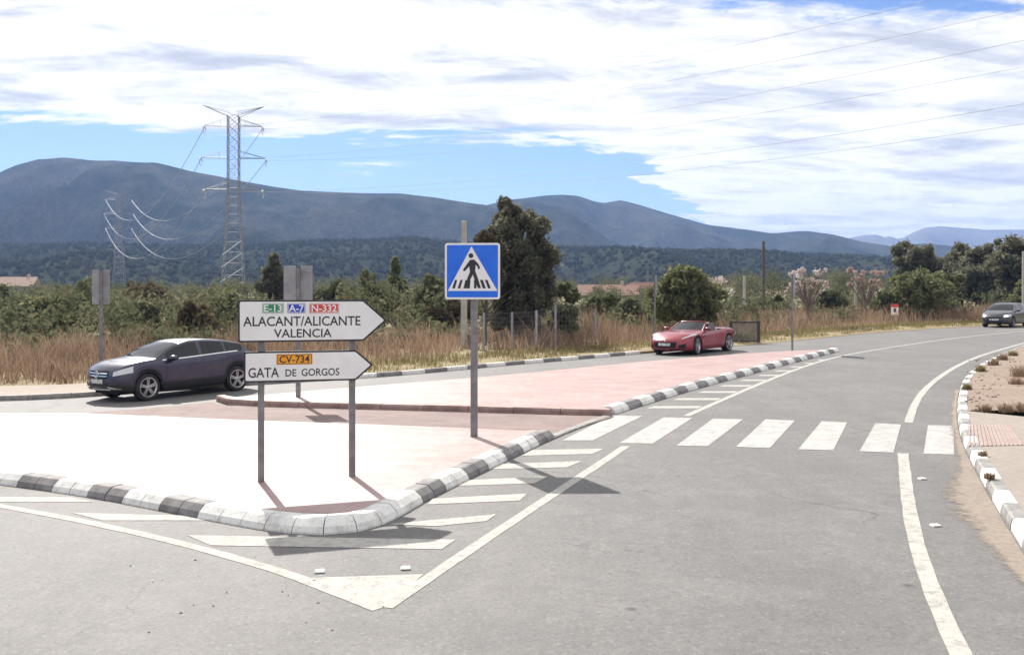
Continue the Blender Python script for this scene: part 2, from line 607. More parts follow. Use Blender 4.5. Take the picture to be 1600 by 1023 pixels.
M_BADGEBLUE = mat('badge_blue', (0.02, 0.06, 0.50), 0.35)
M_GREEN = mat('sign_green', (0.02, 0.22, 0.11), 0.35)
M_RED = mat('sign_red', (0.60, 0.05, 0.05), 0.35)
M_ORANGE = mat('sign_orange', (0.85, 0.36, 0.015), 0.35, col2=(0.75, 0.30, 0.015), scale=12)
M_PYLON = mat('pylon_steel', (0.20, 0.20, 0.215), 0.6, 0.3)
M_WIRE = mat('cable', (0.42, 0.42, 0.43), 0.35, 0.9)
M_INS = mat('insulator', (0.70, 0.72, 0.74), 0.15)
M_WOODPOLE = mat('wooden_pole', (0.10, 0.08, 0.065), 0.8, col2=(0.06, 0.05, 0.045), scale=5)
M_CONCPOLE = mat('concrete_pole', (0.42, 0.40, 0.37), 0.8, col2=(0.34, 0.32, 0.30), scale=3)
M_BARK = mat('bark', (0.11, 0.085, 0.065), 0.9, col2=(0.06, 0.05, 0.04), scale=12, bump=0.6)
M_TWIG = mat('twig', (0.20, 0.15, 0.13), 0.9, col2=(0.14, 0.11, 0.10), scale=6)
M_WALLW = mat('house_render', (0.42, 0.38, 0.32), 0.85, col2=(0.35, 0.31, 0.27), scale=0.6)
M_TILE = mat('roof_tile', (0.22, 0.10, 0.07), 0.85, col2=(0.15, 0.085, 0.062), scale=2.0)
M_TILEP = mat('roof_tile_pale', (0.32, 0.22, 0.165), 0.85, col2=(0.25, 0.17, 0.13), scale=2.0)
M_DARKWIN = mat('dark_window', (0.03, 0.035, 0.04), 0.1)
L_OLIVE = mat_leaf('leaf_olive', [(0.085, 0.097, 0.055), (0.15, 0.16, 0.085), (0.23, 0.23, 0.13)], 0.5)
L_GREEN = mat_leaf('leaf_green', [(0.105, 0.118, 0.062), (0.18, 0.190, 0.095), (0.27, 0.26, 0.14)], 0.52)
L_DARK = mat_leaf('leaf_dark', [(0.10, 0.105, 0.078), (0.15, 0.152, 0.105), (0.22, 0.20, 0.14)], 0.52)
L_BROWN = mat_leaf('leaf_brown', [(0.075, 0.066, 0.042), (0.13, 0.105, 0.062), (0.18, 0.14, 0.085)], 0.4)
L_SCRUB = mat_leaf('leaf_scrub', [(0.070, 0.082, 0.046), (0.105, 0.118, 0.064), (0.15, 0.150, 0.085), (0.18, 0.155, 0.105)], 0.42, 0.11)
L_BLOSSOM = mat_leaf('blossom', [(0.34, 0.26, 0.24), (0.55, 0.48, 0.46), (0.70, 0.66, 0.63)], 0.35, 1.0)
L_DRY = mat_leaf('dry_grass', [(0.14, 0.095, 0.066), (0.22, 0.150, 0.105), (0.29, 0.205, 0.145), (0.35, 0.265, 0.185)], 0.42, 0.25)
L_SHORT = mat_leaf('short_grass', [(0.13, 0.12, 0.055), (0.21, 0.18, 0.085), (0.28, 0.225, 0.125)], 0.42, 0.5)
L_WOOD = mat_leaf('far_wood', [(0.032, 0.041, 0.026), (0.046, 0.055, 0.034), (0.066, 0.070, 0.046)], 0.1, 0.014)


# ------------------------------------------------------------------ paths
def smooth_path(pts, it=2):
    pts = [Vector(p) for p in pts]
    for _ in range(it):
        q = [pts[0]]
        for a, b in zip(pts[:-1], pts[1:]):
            q += [a * 0.75 + b * 0.25, a * 0.25 + b * 0.75]
        q.append(pts[-1])
        pts = q
    return pts


def px_path(pxs, dz=0.0, it=2):
    return smooth_path([P(u, v, dz) for u, v in pxs], it)


def resample(pts, step):
    d = [0.0]
    for a, b in zip(pts[:-1], pts[1:]):
        d.append(d[-1] + (b - a).length)
    n = max(1, round(d[-1] / step))
    res = []
    for k in range(n + 1):
        t = d[-1] * k / n
        i = 0
        while i < len(d) - 2 and d[i + 1] < t:
            i += 1
        f = (t - d[i]) / max(1e-9, d[i + 1] - d[i])
        res.append(pts[i].lerp(pts[i + 1], f))
    return res


def normals2d(pts):
    """unit normals to the left of the direction of travel"""
    res = []
    for i in range(len(pts)):
        d = pts[min(i + 1, len(pts) - 1)] - pts[max(i - 1, 0)]
        d = Vector((d.x, d.y)).normalized()
        res.append(Vector((-d.y, d.x)))
    return res


def offset(pts, dist):
    return [Vector((p.x + n.x * dist, p.y + n.y * dist, 0)) for p, n in zip(pts, normals2d(pts))]


def on_ground(p, dz):
    return Vector((p.x, p.y, hg(p.x) + dz))


def polygon_slab(name, pts, dz, material, depth=0.16, parent=None):
    """a flat slab over an outline, top at dz above the road plane"""
    n = len(pts)
    v = [on_ground(p, dz) for p in pts] + [on_ground(p, dz - depth) for p in pts]
    f = [tuple(range(n))]
    for i in range(n):
        j = (i + 1) % n
        f.append((i, n + i, n + j, j))
    me = bpy.data.meshes.new(name)
    me.from_pydata([tuple(p) for p in v], [], f)
    bm = bmesh.new()
    bm.from_mesh(me)
    bmesh.ops.recalc_face_normals(bm, faces=bm.faces)
    bm.faces.ensure_lookup_table()
    if bm.faces[0].normal.z < 0:
        bmesh.ops.reverse_faces(bm, faces=bm.faces)
    bm.to_mesh(me)
    bm.free()
    return link(name, me, material, parent)


def sheet(name, quads, dz, material, parent=None, cuts=6):
    """thin painted sheets on the road from quads of ground points, subdivided to follow the fall of the road"""
    mb = MB()
    for q in quads:
        a, b, c, d = q
        grid = []
        for i in range(cuts + 1):
            s = i / cuts
            e, f = a.lerp(d, s), b.lerp(c, s)
            grid.append([on_ground(e.lerp(f, k / cuts), dz) for k in range(cuts + 1)])
        mb.quadgrid(grid)
    return mb.build(name, material, parent)


def ribbon(name, pts, width, dz, material, parent=None, jag=0.0):
    pts = resample(pts, 0.4)
    ns = normals2d(pts)
    grid = []
    for p, n in zip(pts, ns):
        w = width / 2
        j1, j2 = random.uniform(-jag, jag), random.uniform(-jag, jag)
        grid.append([on_ground(Vector((p.x + n.x * (w + j1), p.y + n.y * (w + j1), 0)), dz), on_ground(Vector((p.x - n.x * (w + j2), p.y - n.y * (w + j2), 0)), dz)])
    return MB().quadgrid(grid).build(name, material, parent)


KERB_SECTION = [(0.0, -0.05), (0.0, 0.02), (0.025, 0.075), (0.10, 0.142), (0.13, 0.150), (0.27, 0.150), (0.27, -0.05)]


def kerb_run(owner, pts, step, pick, side=1, section=KERB_SECTION, name='kerb_block', gap=0.006):
    """separate kerb blocks along a path; side = +1 puts the body to the left of travel"""
    pts = resample(pts, step)
    ns = normals2d(pts)
    out = []
    for i in range(len(pts) - 1):
        a, b = pts[i], pts[i + 1]
        d = (b - a).normalized() * gap
        jz = random.uniform(-0.004, 0.004)
        jo = random.uniform(-0.005, 0.005)
        mb = MB()
        grid = []
        for p, n in ((a + d, ns[i]), (b - d, ns[i + 1])):
            row = []
            for o, z in section:
                q = Vector((p.x + n.x * side * (o + jo), p.y + n.y * side * (o + jo), 0))
                row.append(on_ground(q, z + jz))
            grid.append(row)
        mb.quadgrid(grid)
        k = len(section)
        mb.f.append(tuple(range(k)))
        mb.f.append(tuple(reversed(range(k, 2 * k))))
        out.append(mb.build(name, pick(i), owner))
    return out


# ================================================================== SETTING
# ground out to the hills
def build_ground():
    xs = sorted(set([round(s * v, 3) for s in (-1, 1) for v in (0, 10, 20, 35, 55, 80, 120, 180, 260, 400, 650, 1000, 1600, 2600, 4400)]))
    ys = [-200, -80, -40, -20, 0, 15, 30, 45, 60, 80, 110, 150, 200, 280, 400, 600, 900, 1400, 2200, 3200, 4400]
    grid = []
    for y in ys:
        row = []
        for x in xs:
            z = hg(x) - 0.12
            if y > 70:
                z += 6.0 * min(1.0, (y - 70) / 400.0)
            row.append((x, y, z))
        grid.append(row)
    o = MB().quadgrid(grid).build('ground', M_GROUND)
    tag(o, kind='structure')


build_ground()

# far edge of the road, left to right
FAR_PX = [(-900, 640), (-400, 633), (0, 627), (130, 621), (270, 610), (400, 601), (560, 592), (700, 580), (790, 571), (900, 562), (1010, 552), (1150, 541),
          (1250, 532), (1350, 521), (1450, 514), (1530, 510), (1600, 507.5), (1750, 503), (2000, 497), (2400, 490)]
FAR = px_path(FAR_PX, 0.0, 2)
edge_pts = [Vector((-90, FAR[0].y, 0)), Vector((-60, FAR[0].y, 0))] + resample(FAR, 2.5)
road = MB().quadgrid([[(p.x, -20 + (p.y + 0.10 + 20) * k / 8, hg(p.x)) for p in edge_pts] for k in range(9)]).build('road', M_ASPH)
tag(road, kind='structure')


def cut(path, x0, x1):
    return [p for p in path if x0 <= p.x <= x1]


x_left_end = P(540, 594).x
x_kerb_end = P(1020, 551).x
# verge beyond it (a raised strip that runs out into the open ground)
fr = resample(FAR, 2.0)
rows = []
for o, dz in ((0.05, -0.08), (0.06, 0.085), (1.2, 0.10), (4, 0.13), (9, 0.12), (16, 0.05), (26, 0.0), (40, -0.25)):
    row = []
    for p, n in zip(fr, normals2d(fr)):
        q = Vector((p.x + n.x * o, p.y + n.y * o, 0))
        edge_drop = -0.07 if p.x > x_kerb_end + 1 and o < 0.3 else 0.0
        row.append(on_ground(q, dz + edge_drop + (random.uniform(-0.03, 0.03) if o > 1.3 else 0)))
    rows.append(row)
tag(MB().quadgrid(rows).build('verge', M_VERGE), kind='structure')

# left pavement in front of the verge
lp = resample(cut(FAR, -40, x_left_end), 1.0)
rows = []
for o, dz in ((0.14, 0.10), (0.15, 0.122), (1.2, 0.126), (2.6, 0.140), (2.62, 0.06)):
    rows.append([on_ground(Vector((p.x + n.x * o, p.y + n.y * o, 0)), dz) for p, n in zip(lp, normals2d(lp))])
tag(MB().quadgrid(rows).build('pavement', M_LEFTPAVE), kind='structure')

FAR_KERB = [(0.0, -0.05), (0.0, 0.06), (0.02, 0.115), (0.04, 0.128), (0.16, 0.128), (0.16, -0.05)]
far_kerb = empty('kerb')
tag(far_kerb, 'black and white painted kerb along the far verge behind the median', 'kerb', kind='thing')
kerb_run(far_kerb, cut(FAR, x_left_end - 1.2, x_kerb_end), 0.92, lambda i: M_KWHITE if i % 2 else M_KBLACK, 1, FAR_KERB)
left_kerb = empty('kerb')
tag(left_kerb, 'plain grey kerb of the pavement behind the dark blue car', 'kerb', kind='thing')
kerb_run(left_kerb, cut(FAR, -30, x_left_end - 1.25), 1.0, lambda i: M_KGREY, 1, FAR_KERB)

# ---- near traffic island
NEAR_KERB = [(-420, 728), (-250, 735), (-100, 745), (0, 757), (110, 772), (200, 788), (300, 808), (385, 824), (430, 831), (490, 836), (540, 834.5), (585, 826), (625, 807), (680, 775), (760, 736), (835, 699), (866, 685)]
nk = px_path(NEAR_KERB, 0.0, 2)
inner = offset(nk, 0.262)
back_px = [(846, 674), (800, 671), (600, 663), (340, 654), (132, 645), (0, 645), (-250, 645), (-500, 648)]
back = [P(u, v, 0.15) for u, v in back_px]
near_island = tag(polygon_slab('traffic_island', inner + back, 0.146, M_ISLAND), kind='structure')
near_kerb = tag(empty('kerb'), 'black and white painted kerb round the pointed nose of the near island', 'kerb', kind='thing')
nlen = len(resample(nk, 0.36)) - 1
nose_i = min(range(nlen), key=lambda i: (resample(nk, 0.36)[i] - P(520, 836)).length)


def near_pick(i):
    k = i - nose_i
    if -5 <= k <= 4:
        return M_KWHITE
    k = (k - 5) if k > 0 else (-k - 6)
    return M_KBLACK if (k // 2) % 2 == 0 else M_KWHITE


kerb_run(near_kerb, nk, 0.36, near_pick, 1)

# ---- second island (median)
MED_R = [(962, 647), (1000, 635), (1060, 616), (1120, 599), (1180, 583), (1240, 567), (1285, 556), (1312, 549)]
med_r = px_path(MED_R, 0.0, 2)
MED_N = [(338, 627), (352, 634), (420, 637), (500, 639), (700, 644), (900, 650), (952, 651)]
med_n = px_path(MED_N, 0.0, 1)
med_far = [P(u, v, 0.12) for u, v in ((1300, 546.5), (1230, 549), (1150, 554), (1000, 566), (860, 580), (740, 591), (600, 602), (470, 613), (370, 622))]
med_out = offset(med_n, 0.18) + offset(med_r, 0.262) + med_far
tag(polygon_slab('traffic_island', med_out, 0.142, M_ISLAND), kind='structure')
med_kerb = tag(empty('kerb'), 'black and white painted kerb of the long median right of the crossing', 'kerb', kind='thing')
kerb_run(med_kerb, med_r, 0.75, lambda i: M_KWHITE if i % 2 == 0 else M_KBLACK, 1)
RED_KERB = [(0.0, -0.05), (0.0, 0.10), (0.02, 0.142), (0.19, 0.146), (0.19, -0.05)]
red_kerb = tag(empty('kerb'), 'unpainted reddish kerb of the median facing the cut-through footpath', 'kerb', kind='thing')
kerb_run(red_kerb, med_n, 1.0, lambda i: M_KRED, 1, RED_KERB)
# lowered footpath between the islands
path_pts = [P(u, v, 0.02) for u, v in ((866, 684), (905, 667), (957, 651), (900, 648), (500, 637), (345, 633), (330, 628), (240, 637), (120, 646), (200, 660), (600, 678), (840, 690))]
tag(polygon_slab('footpath', path_pts, 0.022, M_PATH, 0.05), kind='structure')
dk = tag(empty('kerb'), 'flush dropped kerb where the footpath meets the zebra crossing', 'kerb', kind='thing')
kerb_run(dk, [P(868, 684), P(957, 650)], 0.7, lambda i: M_KGREY, 1, [(0, -0.05), (0, 0.02), (0.02, 0.032), (0.14, 0.034), (0.14, -0.05)])

# ---- right pavement, dirt bank and kerb
RK = [(1900, 1400), (1700, 1035), (1645, 935), (1600, 862), (1560, 797), (1530, 745), (1507, 700), (1497, 665), (1496, 632), (1500, 607), (1514, 586), (1545, 566), (1575, 552.5), (1600, 542), (1680, 519), (1800, 503)]
rk = px_path(RK, 0.0, 2)
i_split = min(range(len(rk)), key=lambda i: (rk[i] - P(1497, 655)).length)
rin = offset(rk, -0.16)
far_r = [Vector((34, 2, 0)), Vector((34, 17.5, 0))]
tag(polygon_slab('pavement', rin[:i_split + 1] + [P(1600, 651, 0.12), P(1760, 650, 0.12), P(2300, 648, 0.12), P(2300, 1400, 0.12)], 0.125, M_CONC), kind='structure')


def dirt_bank():
    pts = rin[i_split:]
    pts = resample(pts, 0.5)
    ns = normals2d(pts)
    grid = []
    for o in (0.0, 0.15, 0.4, 0.8, 1.3, 2.0, 3.0, 4.5, 7, 11, 16):
        row = []
        for p, n in zip(pts, ns):
            q = Vector((p.x + 0.02 * o, p.y - 0.0 * o, 0)) + Vector((o * 0.92, -o * 0.10, 0))
            dz = 0.125 + 0.05 * noise.noise(Vector((q.x * 1.7, q.y * 1.7, 0))) * min(1, o) + 0.10 * noise.noise(Vector((q.x * .5, q.y * .5, 3))) * min(1, o / 2) + 0.03 * o
            row.append(on_ground(q, max(dz, 0.03)))
        grid.append(row)
    o = MB().quadgrid(grid).build('dirt_bank', M_DIRT, smooth=60)
    tag(o, kind='structure')


dirt_bank()
right_kerb = tag(empty('kerb'), 'curved kerb of white and grey blocks beside the right hand pavement', 'kerb', kind='thing')
R_KERB = [(0.0, -0.05), (0.0, 0.05), (0.02, 0.115), (0.045, 0.130), (0.17, 0.130), (0.17, -0.05)]
rkk = [p for p in rk if p.y > 6.2 and p.x < 21.5]
i_end = min(range(len(rkk)), key=lambda i: (rkk[i] - P(1545, 566)).length)
nb = len(resample(rkk, 0.70)) - 1
kerb_run(right_kerb, rkk, 0.70, lambda i: (M_KWHITE if i % 2 == 0 else M_KGREY) if i < nb * 0.82 else M_KGREY, -1, R_KERB)
# tactile paving with raised ribs
tact = tag(empty('tactile_paving'), 'pink ribbed tactile paving at the kerb by the zebra crossing', 'tactile paving', kind='thing')
c0, c1, c2, c3 = P(1512, 697, 0.13), P(1512, 664, 0.13), P(1578, 663, 0.13), P(1600, 695, 0.13)
sheet('base_slab', [(c0, c3, c2, c1)], 0.130, M_TACT, tact)
for k in range(13):
    s = (k + 0.5) / 13
    a, b = c0.lerp(c3, s), c1.lerp(c2, s)
    mb = MB().bar(on_ground(a, 0.132), on_ground(b, 0.132), 0.014)
    mb.build('rib', M_TACT, tact)
# blown sand along the gutter
def mat_sand():
    """sand thinning out over the asphalt towards its outer edge"""
    m, g, out = new_mat('gutter_sand')
    b = g.n('ShaderNodeBsdfPrincipled')
    tc = g.n('ShaderNodeTexCoord').outputs['Object']
    at_ = g.n('ShaderNodeAttribute', attribute_name='cover')
    n = g.math('ADD', g.math('MULTIPLY', g.noise(tc, 2.6, 7, 0.7, 0.4), 0.65), g.math('MULTIPLY', g.noise(tc, 30, 4, 0.75), 0.35))
    f = g.ramp(g.math('SUBTRACT', at_.outputs['Fac'], n), -0.06, 0.20, 0.0, 0.9)
    c = g.mix(g.ramp(g.noise(tc, 12, 5, 0.7), 0.35, 0.65), (0.23, 0.19, 0.155, 1), (0.30, 0.25, 0.21, 1))
    g.put(b.inputs['Base Color'], c)
    b.inputs['Roughness'].default_value = 0.95
    tr = g.n('ShaderNodeBsdfTransparent')
    mx = g.n('ShaderNodeMixShader')
    g.put(mx.inputs[0], f)
    g.t.links.new(tr.outputs[0], mx.inputs[1])
    g.t.links.new(b.outputs[0], mx.inputs[2])
    g.t.links.new(mx.outputs[0], out.inputs['Surface'])
    return m


def gutter_sand():
    pts = resample([p for p in rk if 5.0 < p.y < 23], 0.25)
    ns = normals2d(pts)
    grid, cov = [], []
    for i, (p, n) in enumerate(zip(pts, ns)):
        wide = 0.10 + 0.72 * math.exp(-((p.y - 10.5) / 2.4) ** 2)
        row = []
        for k in range(6):
            o = 0.02 + 1.6 * k / 5
            row.append(on_ground(Vector((p.x + n.x * o, p.y + n.y * o, 0)), 0.0085 - 0.0003 * k))
            cov.append(max(0.0, 0.95 - 0.75 * (o / wide)))
        grid.append(row)
    me = MB().quadgrid(grid)
    m2 = bpy.data.meshes.new('gutter_sand')
    m2.from_pydata(me.v, [], me.f)
    at_ = m2.attributes.new('cover', 'FLOAT', 'POINT')
    at_.data.foreach_set('value', cov)
    m2.update()
    tag(link('gutter_sand', m2, mat_sand()), 'pale sand blown along the right hand gutter', 'sand', kind='stuff')


gutter_sand()

# ================================================================== ROAD MARKINGS
def marking(name, label_unused=None):
    return tag(empty(name), kind='structure')


zebra = marking('zebra_crossing')
ZB = [((878, 688), (926, 688), (1004, 650), (957, 649)), ((968, 692), (1020, 693), (1082, 653), (1037, 652)), ((1057, 696), (1106, 697), (1161, 655), (1114, 654)),
      ((1150, 698), (1203, 700), (1242, 657), (1196, 655)), ((1247, 702), (1302, 703.5), (1324, 660), (1284, 658)), ((1343, 705), (1396, 707), (1408, 663), (1368, 661)), ((1443, 709), (1491, 710), (1490, 665), (1450, 664))]
for q in ZB:
    sheet('stripe', [tuple(P(u, v) for u, v in q)], 0.0045, M_ZEBRA, zebra)

edge = marking('edge_line')
ribbon('line_segment', px_path([(1540, 1100), (1500, 1022), (1455, 920), (1432, 850), (1418, 780), (1411, 708)]), 0.15, 0.004, M_LINE, edge, 0.006)
ribbon('line_segment', px_path([(1420, 660), (1426, 638), (1438, 616), (1458, 596), (1490, 574), (1530, 556), (1575, 543), (1610, 533), (1700, 515)]), 0.15, 0.004, M_LINE, edge, 0.005)
gore = marking('gore_line')
ribbon('line_segment', px_path([(-300, 757), (-100, 776), (0, 790), (120, 812), (240, 838), (350, 866), (450, 896), (540, 931), (592, 951)], 0, 2), 0.13, 0.004, M_LINE, gore, 0.005)
ribbon('line_segment', [P(601, 949), P(700, 882), P(800, 815), P(900, 749), P(978, 697)], 0.14, 0.004, M_LINE, gore, 0.005)
ribbon('line_segment', px_path([(1072, 650), (1130, 624), (1200, 594), (1260, 571), (1312, 556), (1400, 541), (1500, 527), (1600, 517)], 0, 2), 0.14, 0.004, M_LINE, gore, 0.005)
med_line = marking('median_line')
ribbon('line_segment', px_path([(1560, 516), (1620, 513), (1700, 509)], 0, 1), 0.22, 0.0042, M_LINE, med_line)
hatch = marking('hatched_marking')
HQ = [((478, 903), (560, 936), (601, 948), (662, 897)), ((292, 836), (330, 852), (690, 858), (712, 843)), ((112, 801), (160, 813), (335, 813), (305, 806)), ((-60, 776), (0, 784), (146, 784), (110, 777)),
      ((605, 819), (680, 822), (760, 814), (776, 803)), ((676, 779), (668, 788), (812, 782), (824, 771)), ((730, 750), (715, 759), (835, 755), (858, 744)), ((783, 725), (768, 733), (886, 730), (910, 720)), ((832, 703), (815, 712), (926, 709), (944, 701)),
      ]
for q in HQ:
    sheet('stripe', [tuple(P(u, v) for u, v in q)], 0.0045, M_LINE, hatch)
# hatching beyond the crossing, between median kerb and line
ka = px_path([(1010, 638), (1060, 622), (1120, 605), (1180, 588), (1240, 572), (1295, 558)], 0, 1)
la = px_path([(1090, 638), (1135, 619), (1195, 594), (1250, 574), (1300, 559), (1318, 554)], 0, 1)
ka, la = resample(ka, 1.55), resample(la, 1.55)
for i in range(min(len(ka), len(la)) - 1):
    a, b = ka[i], la[min(len(la) - 1, i)]
    da = (ka[i + 1] - ka[i]).normalized() * 0.42
    db = (la[min(i + 1, len(la) - 1)] - la[min(i, len(la) - 2)]).normalized() * 0.42
    sheet('stripe', [(a, b, b + db, a + da)], 0.0045, M_LINE, hatch, cuts=3)

# cat's eyes
M_STUD = mat('stud_white', (0.55, 0.54, 0.50), 0.4)
M_STUDLENS = mat('stud_lens', (0.85, 0.85, 0.85), 0.1)
stud_labels = ['white road stud in the gore below the middle of the lower arrow sign', 'white road stud left of the gore tip line, nearer the right line', 'white road stud on the shoulder just below the rightmost zebra stripe', 'white road stud on the shoulder nearest the sandy gutter']
for (u, v), lb in zip([(500, 893), (634, 888), (1441, 748), (1462, 821)], stud_labels):
    s = empty('road_stud', P(u, v, 0.002), R(8))
    tag(s, lb, 'road stud', 'white road studs')
    MB().prism([(-0.05, 0), (0.05, 0), (0.04, 0.016), (-0.04, 0.016)], -0.04, 0.04).build('base', M_STUD, s)
    MB().prism([(-0.04, 0.006), (0.04, 0.006), (0.034, 0.014), (-0.034, 0.014)], -0.046, -0.04).build('reflector', M_STUDLENS, s)


# ================================================================== HILLS
def hill(name, prof, rng_m, depth_front, depth_back, mat_, az0, az1, naz, nr, gully, seed):
    """terrain whose crest follows a skyline; prof gives (column, row) in the photo, rng_m the crest distance"""
    us = [p[0] for p in prof]
    vs = [p[1] for p in prof]
    verts = np.zeros((nr, naz, 3))
    for j in range(naz):
        u = az0 + (az1 - az0) * j / (naz - 1)
        tx = (u - CU) / F
        vv = np.interp(u, us, vs)
        crest_d = rng_m * (1 + 0.10 * noise.noise(Vector((u * 0.004, seed, 0))))
        hz = CH + (HV - vv) / F * crest_d
        for i in range(nr):
            s = i / (nr - 1)
            if s <= 0.66:
                k = s / 0.66
                y = crest_d - depth_front * (1 - k)
                base = 0.35 * k + 0.65 * (k * k * (3 - 2 * k))
            else:
                k = (s - 0.66) / 0.34
                y = crest_d + depth_back * k
                base = 1 - k * k * (3 - 2 * k)
            x = tx * y
            g1 = noise.fractal(Vector((x * 0.004 / gully, y * 0.004 / gully, seed)), 1.0, 2.0, 5)
            ridge = 1 - abs(noise.noise(Vector((x * 0.007 / gully, y * 0.0025 / gully, seed + 5))))
            amp = min(1.0, abs(1 - base) * 2.5 + 0.02) * min(1, base * 4)
            z = hz * base + hz * (0.24 * g1 + 0.60 * (ridge - 0.80)) * amp
            verts[i, j] = (x, y, z - 4 * (1 - base))
    idx = np.arange(nr * naz).reshape(nr, naz)
    f = np.stack([idx[:-1, :-1], idx[:-1, 1:], idx[1:, 1:], idx[1:, :-1]], -1).reshape(-1, 4)
    me = mesh_np(name, verts.reshape(-1, 3), f, True)
    o = link(name, me, mat_)
    tag(o, kind='structure')
    return verts


def mat_hill(name, green, rock, s):
    m, g, out = new_mat(name)
    b = g.n('ShaderNodeBsdfPrincipled')
    tc = g.n('ShaderNodeTexCoord').outputs['Object']
    n1 = g.noise(tc, s, 8, 0.66, 0.5)
    n2 = g.noise(g.mapping(tc, scale=(1, 0.4, 0.6)), s * 6, 6, 0.7)
    n3 = g.ramp(g.noise(tc, s * 40, 4, 0.7), 0.4, 0.62)
    f = g.ramp(g.math('ADD', g.math('MULTIPLY', n1, 0.55), g.math('MULTIPLY', n2, 0.45)), 0.40, 0.64)
    c = g.mix(f, green + (1,), rock + (1,))
    c = g.mix(g.math('MULTIPLY', n3, 0.55), c, (green[0] * 0.5, green[1] * 0.5, green[2] * 0.5, 1))
    g.put(b.inputs['Base Color'], c)
    b.inputs['Roughness'].default_value = 1.0
    b.inputs['Specular IOR Level'].default_value = 0.0
    bp = g.n('ShaderNodeBump')
    bp.inputs['Strength'].default_value = 0.7
    bp.inputs['Distance'].default_value = 9.0
    g.put(bp.inputs['Height'], g.noise(tc, s * 14, 5, 0.7))
    g.t.links.new(bp.outputs[0], b.inputs['Normal'])
    g.t.links.new(b.outputs[0], out.inputs['Surface'])
    return m


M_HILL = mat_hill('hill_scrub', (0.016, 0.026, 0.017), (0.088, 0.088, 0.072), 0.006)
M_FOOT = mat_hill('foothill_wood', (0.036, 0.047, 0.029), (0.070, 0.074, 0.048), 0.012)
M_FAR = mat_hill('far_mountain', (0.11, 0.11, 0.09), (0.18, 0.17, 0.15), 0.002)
HILL_L = [(-900, 330), (-500, 300), (-200, 300), (-60, 290), (0, 271), (30, 258), (60, 249), (95, 249), (140, 253), (180, 251), (240, 254), (300, 268), (340, 274), (380, 282), (430, 292), (470, 297), (560, 301), (625, 302), (700, 313), (760, 321), (800, 334), (900, 370), (1000, 405), (1100, 440), (1300, 455)]
HILL_R = [(400, 455), (560, 420), (650, 370), (720, 338), (760, 323), (800, 313), (850, 305), (880, 303), (905, 305), (930, 314), (945, 316), (970, 311), (1000, 319), (1050, 335), (1100, 350), (1150, 360), (1205, 366), (1260, 362), (1300, 366), (1345, 377), (1400, 386), (1440, 381), (1480, 384), (1530, 392), (1600, 400), (1800, 408), (2400, 415)]
FARM = [(1200, 440), (1290, 395), (1325, 372), (1350, 367), (1370, 366), (1384, 371), (1390, 368), (1402, 373), (1412, 371), (1428, 362), (1446, 355), (1470, 353), (1500, 356), (1540, 359), (1600, 359), (1700, 362), (1850, 380), (2200, 400)]
FOOT = [(-900, 392), (-300, 386), (0, 384), (150, 382), (300, 384), (420, 382), (520, 376), (640, 376), (760, 382), (900, 388), (1000, 392), (1150, 394), (1300, 400), (1400, 404), (1600, 412), (2400, 416)]
hill('hill', HILL_L, 1450, 700, 500, M_HILL, -900, 1300, 260, 70, 1.0, 1.3)
hill('hill', HILL_R, 1900, 900, 600, M_HILL, 400, 2400, 240, 70, 1.2, 7.7)
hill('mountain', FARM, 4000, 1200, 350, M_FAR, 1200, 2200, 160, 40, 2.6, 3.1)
foot_v = hill('foothill', FOOT, 800, 420, 220, M_FOOT, -900, 2400, 260, 50, 0.6, 9.2)


def far_wood():
    """trees of the wooded foothill, read as one mass"""
    nr, naz = foot_v.shape[:2]
    base_v, base_f = [], []
    mb = MB().ball((0, 0, 0), 1.0, 5, 3)
    bv = np.array(mb.v)
    bf = np.array([f for f in mb.f])
    V, Fc = [], []
    n = 0
    for _ in range(22000):
        i = RNG.integers(4, int(nr * 0.68))
        j = RNG.integers(0, naz - 1)
        p = foot_v[i, j] * (1 - RNG.random()) + foot_v[i, j + 1] * RNG.random() if False else foot_v[i, j] + (foot_v[i, j + 1] - foot_v[i, j]) * RNG.random()
        p = p + np.array([RNG.normal(0, 2), RNG.normal(0, 4), 0])
        s = RNG.uniform(0.9, 2.0)
        sc = np.array([s, s, s * RNG.uniform(0.7, 1.25)])
        v = bv * sc * (1 + 0.35 * RNG.standard_normal((len(bv), 1)) * 0.6) + p + np.array([0, 0, s * 0.4])
        V.append(v)
        Fc.append(bf + n)
        n += len(bv)
    me = mesh_np('far_wood', np.concatenate(V), np.concatenate(Fc))
    tag(link('far_wood', me, L_WOOD), 'dark wooded lower slopes of the hills', 'woodland', kind='stuff')


far_wood()


# ================================================================== SIGNS
def text_mesh(name, body, bold=0.012):
    cu = bpy.data.curves.new(name, 'FONT')
    cu.body = body
    cu.size = 1.0
    cu.offset = bold
    cu.resolution_u = 3
    ob = bpy.data.objects.new(name, cu)
    COL.objects.link(ob)
    bpy.context.view_layer.update()
    dg = bpy.context.evaluated_depsgraph_get()
    me = bpy.data.meshes.new_from_object(ob.evaluated_get(dg))
    bpy.data.objects.remove(ob)
    bpy.data.curves.remove(cu)
    return me


def put_text(name, body, x0, x1, z0, z1, y, material, parent, bold=0.012):
    """lettering stretched to a box on a sign face that looks towards -y"""
    me = text_mesh(name, body, bold)
    co = np.zeros(len(me.vertices) * 3)
    me.vertices.foreach_get('co', co)
    co = co.reshape(-1, 3)
    lo, hi = co.min(0), co.max(0)
    out = np.zeros_like(co)
    out[:, 0] = x0 + (co[:, 0] - lo[0]) / (hi[0] - lo[0]) * (x1 - x0)
    out[:, 2] = z0 + (co[:, 1] - lo[1]) / (hi[1] - lo[1]) * (z1 - z0)
    out[:, 1] = y
    me.vertices.foreach_set('co', out.ravel())
    me.materials.clear()
    me.update()
    return link(name, me, material, parent)


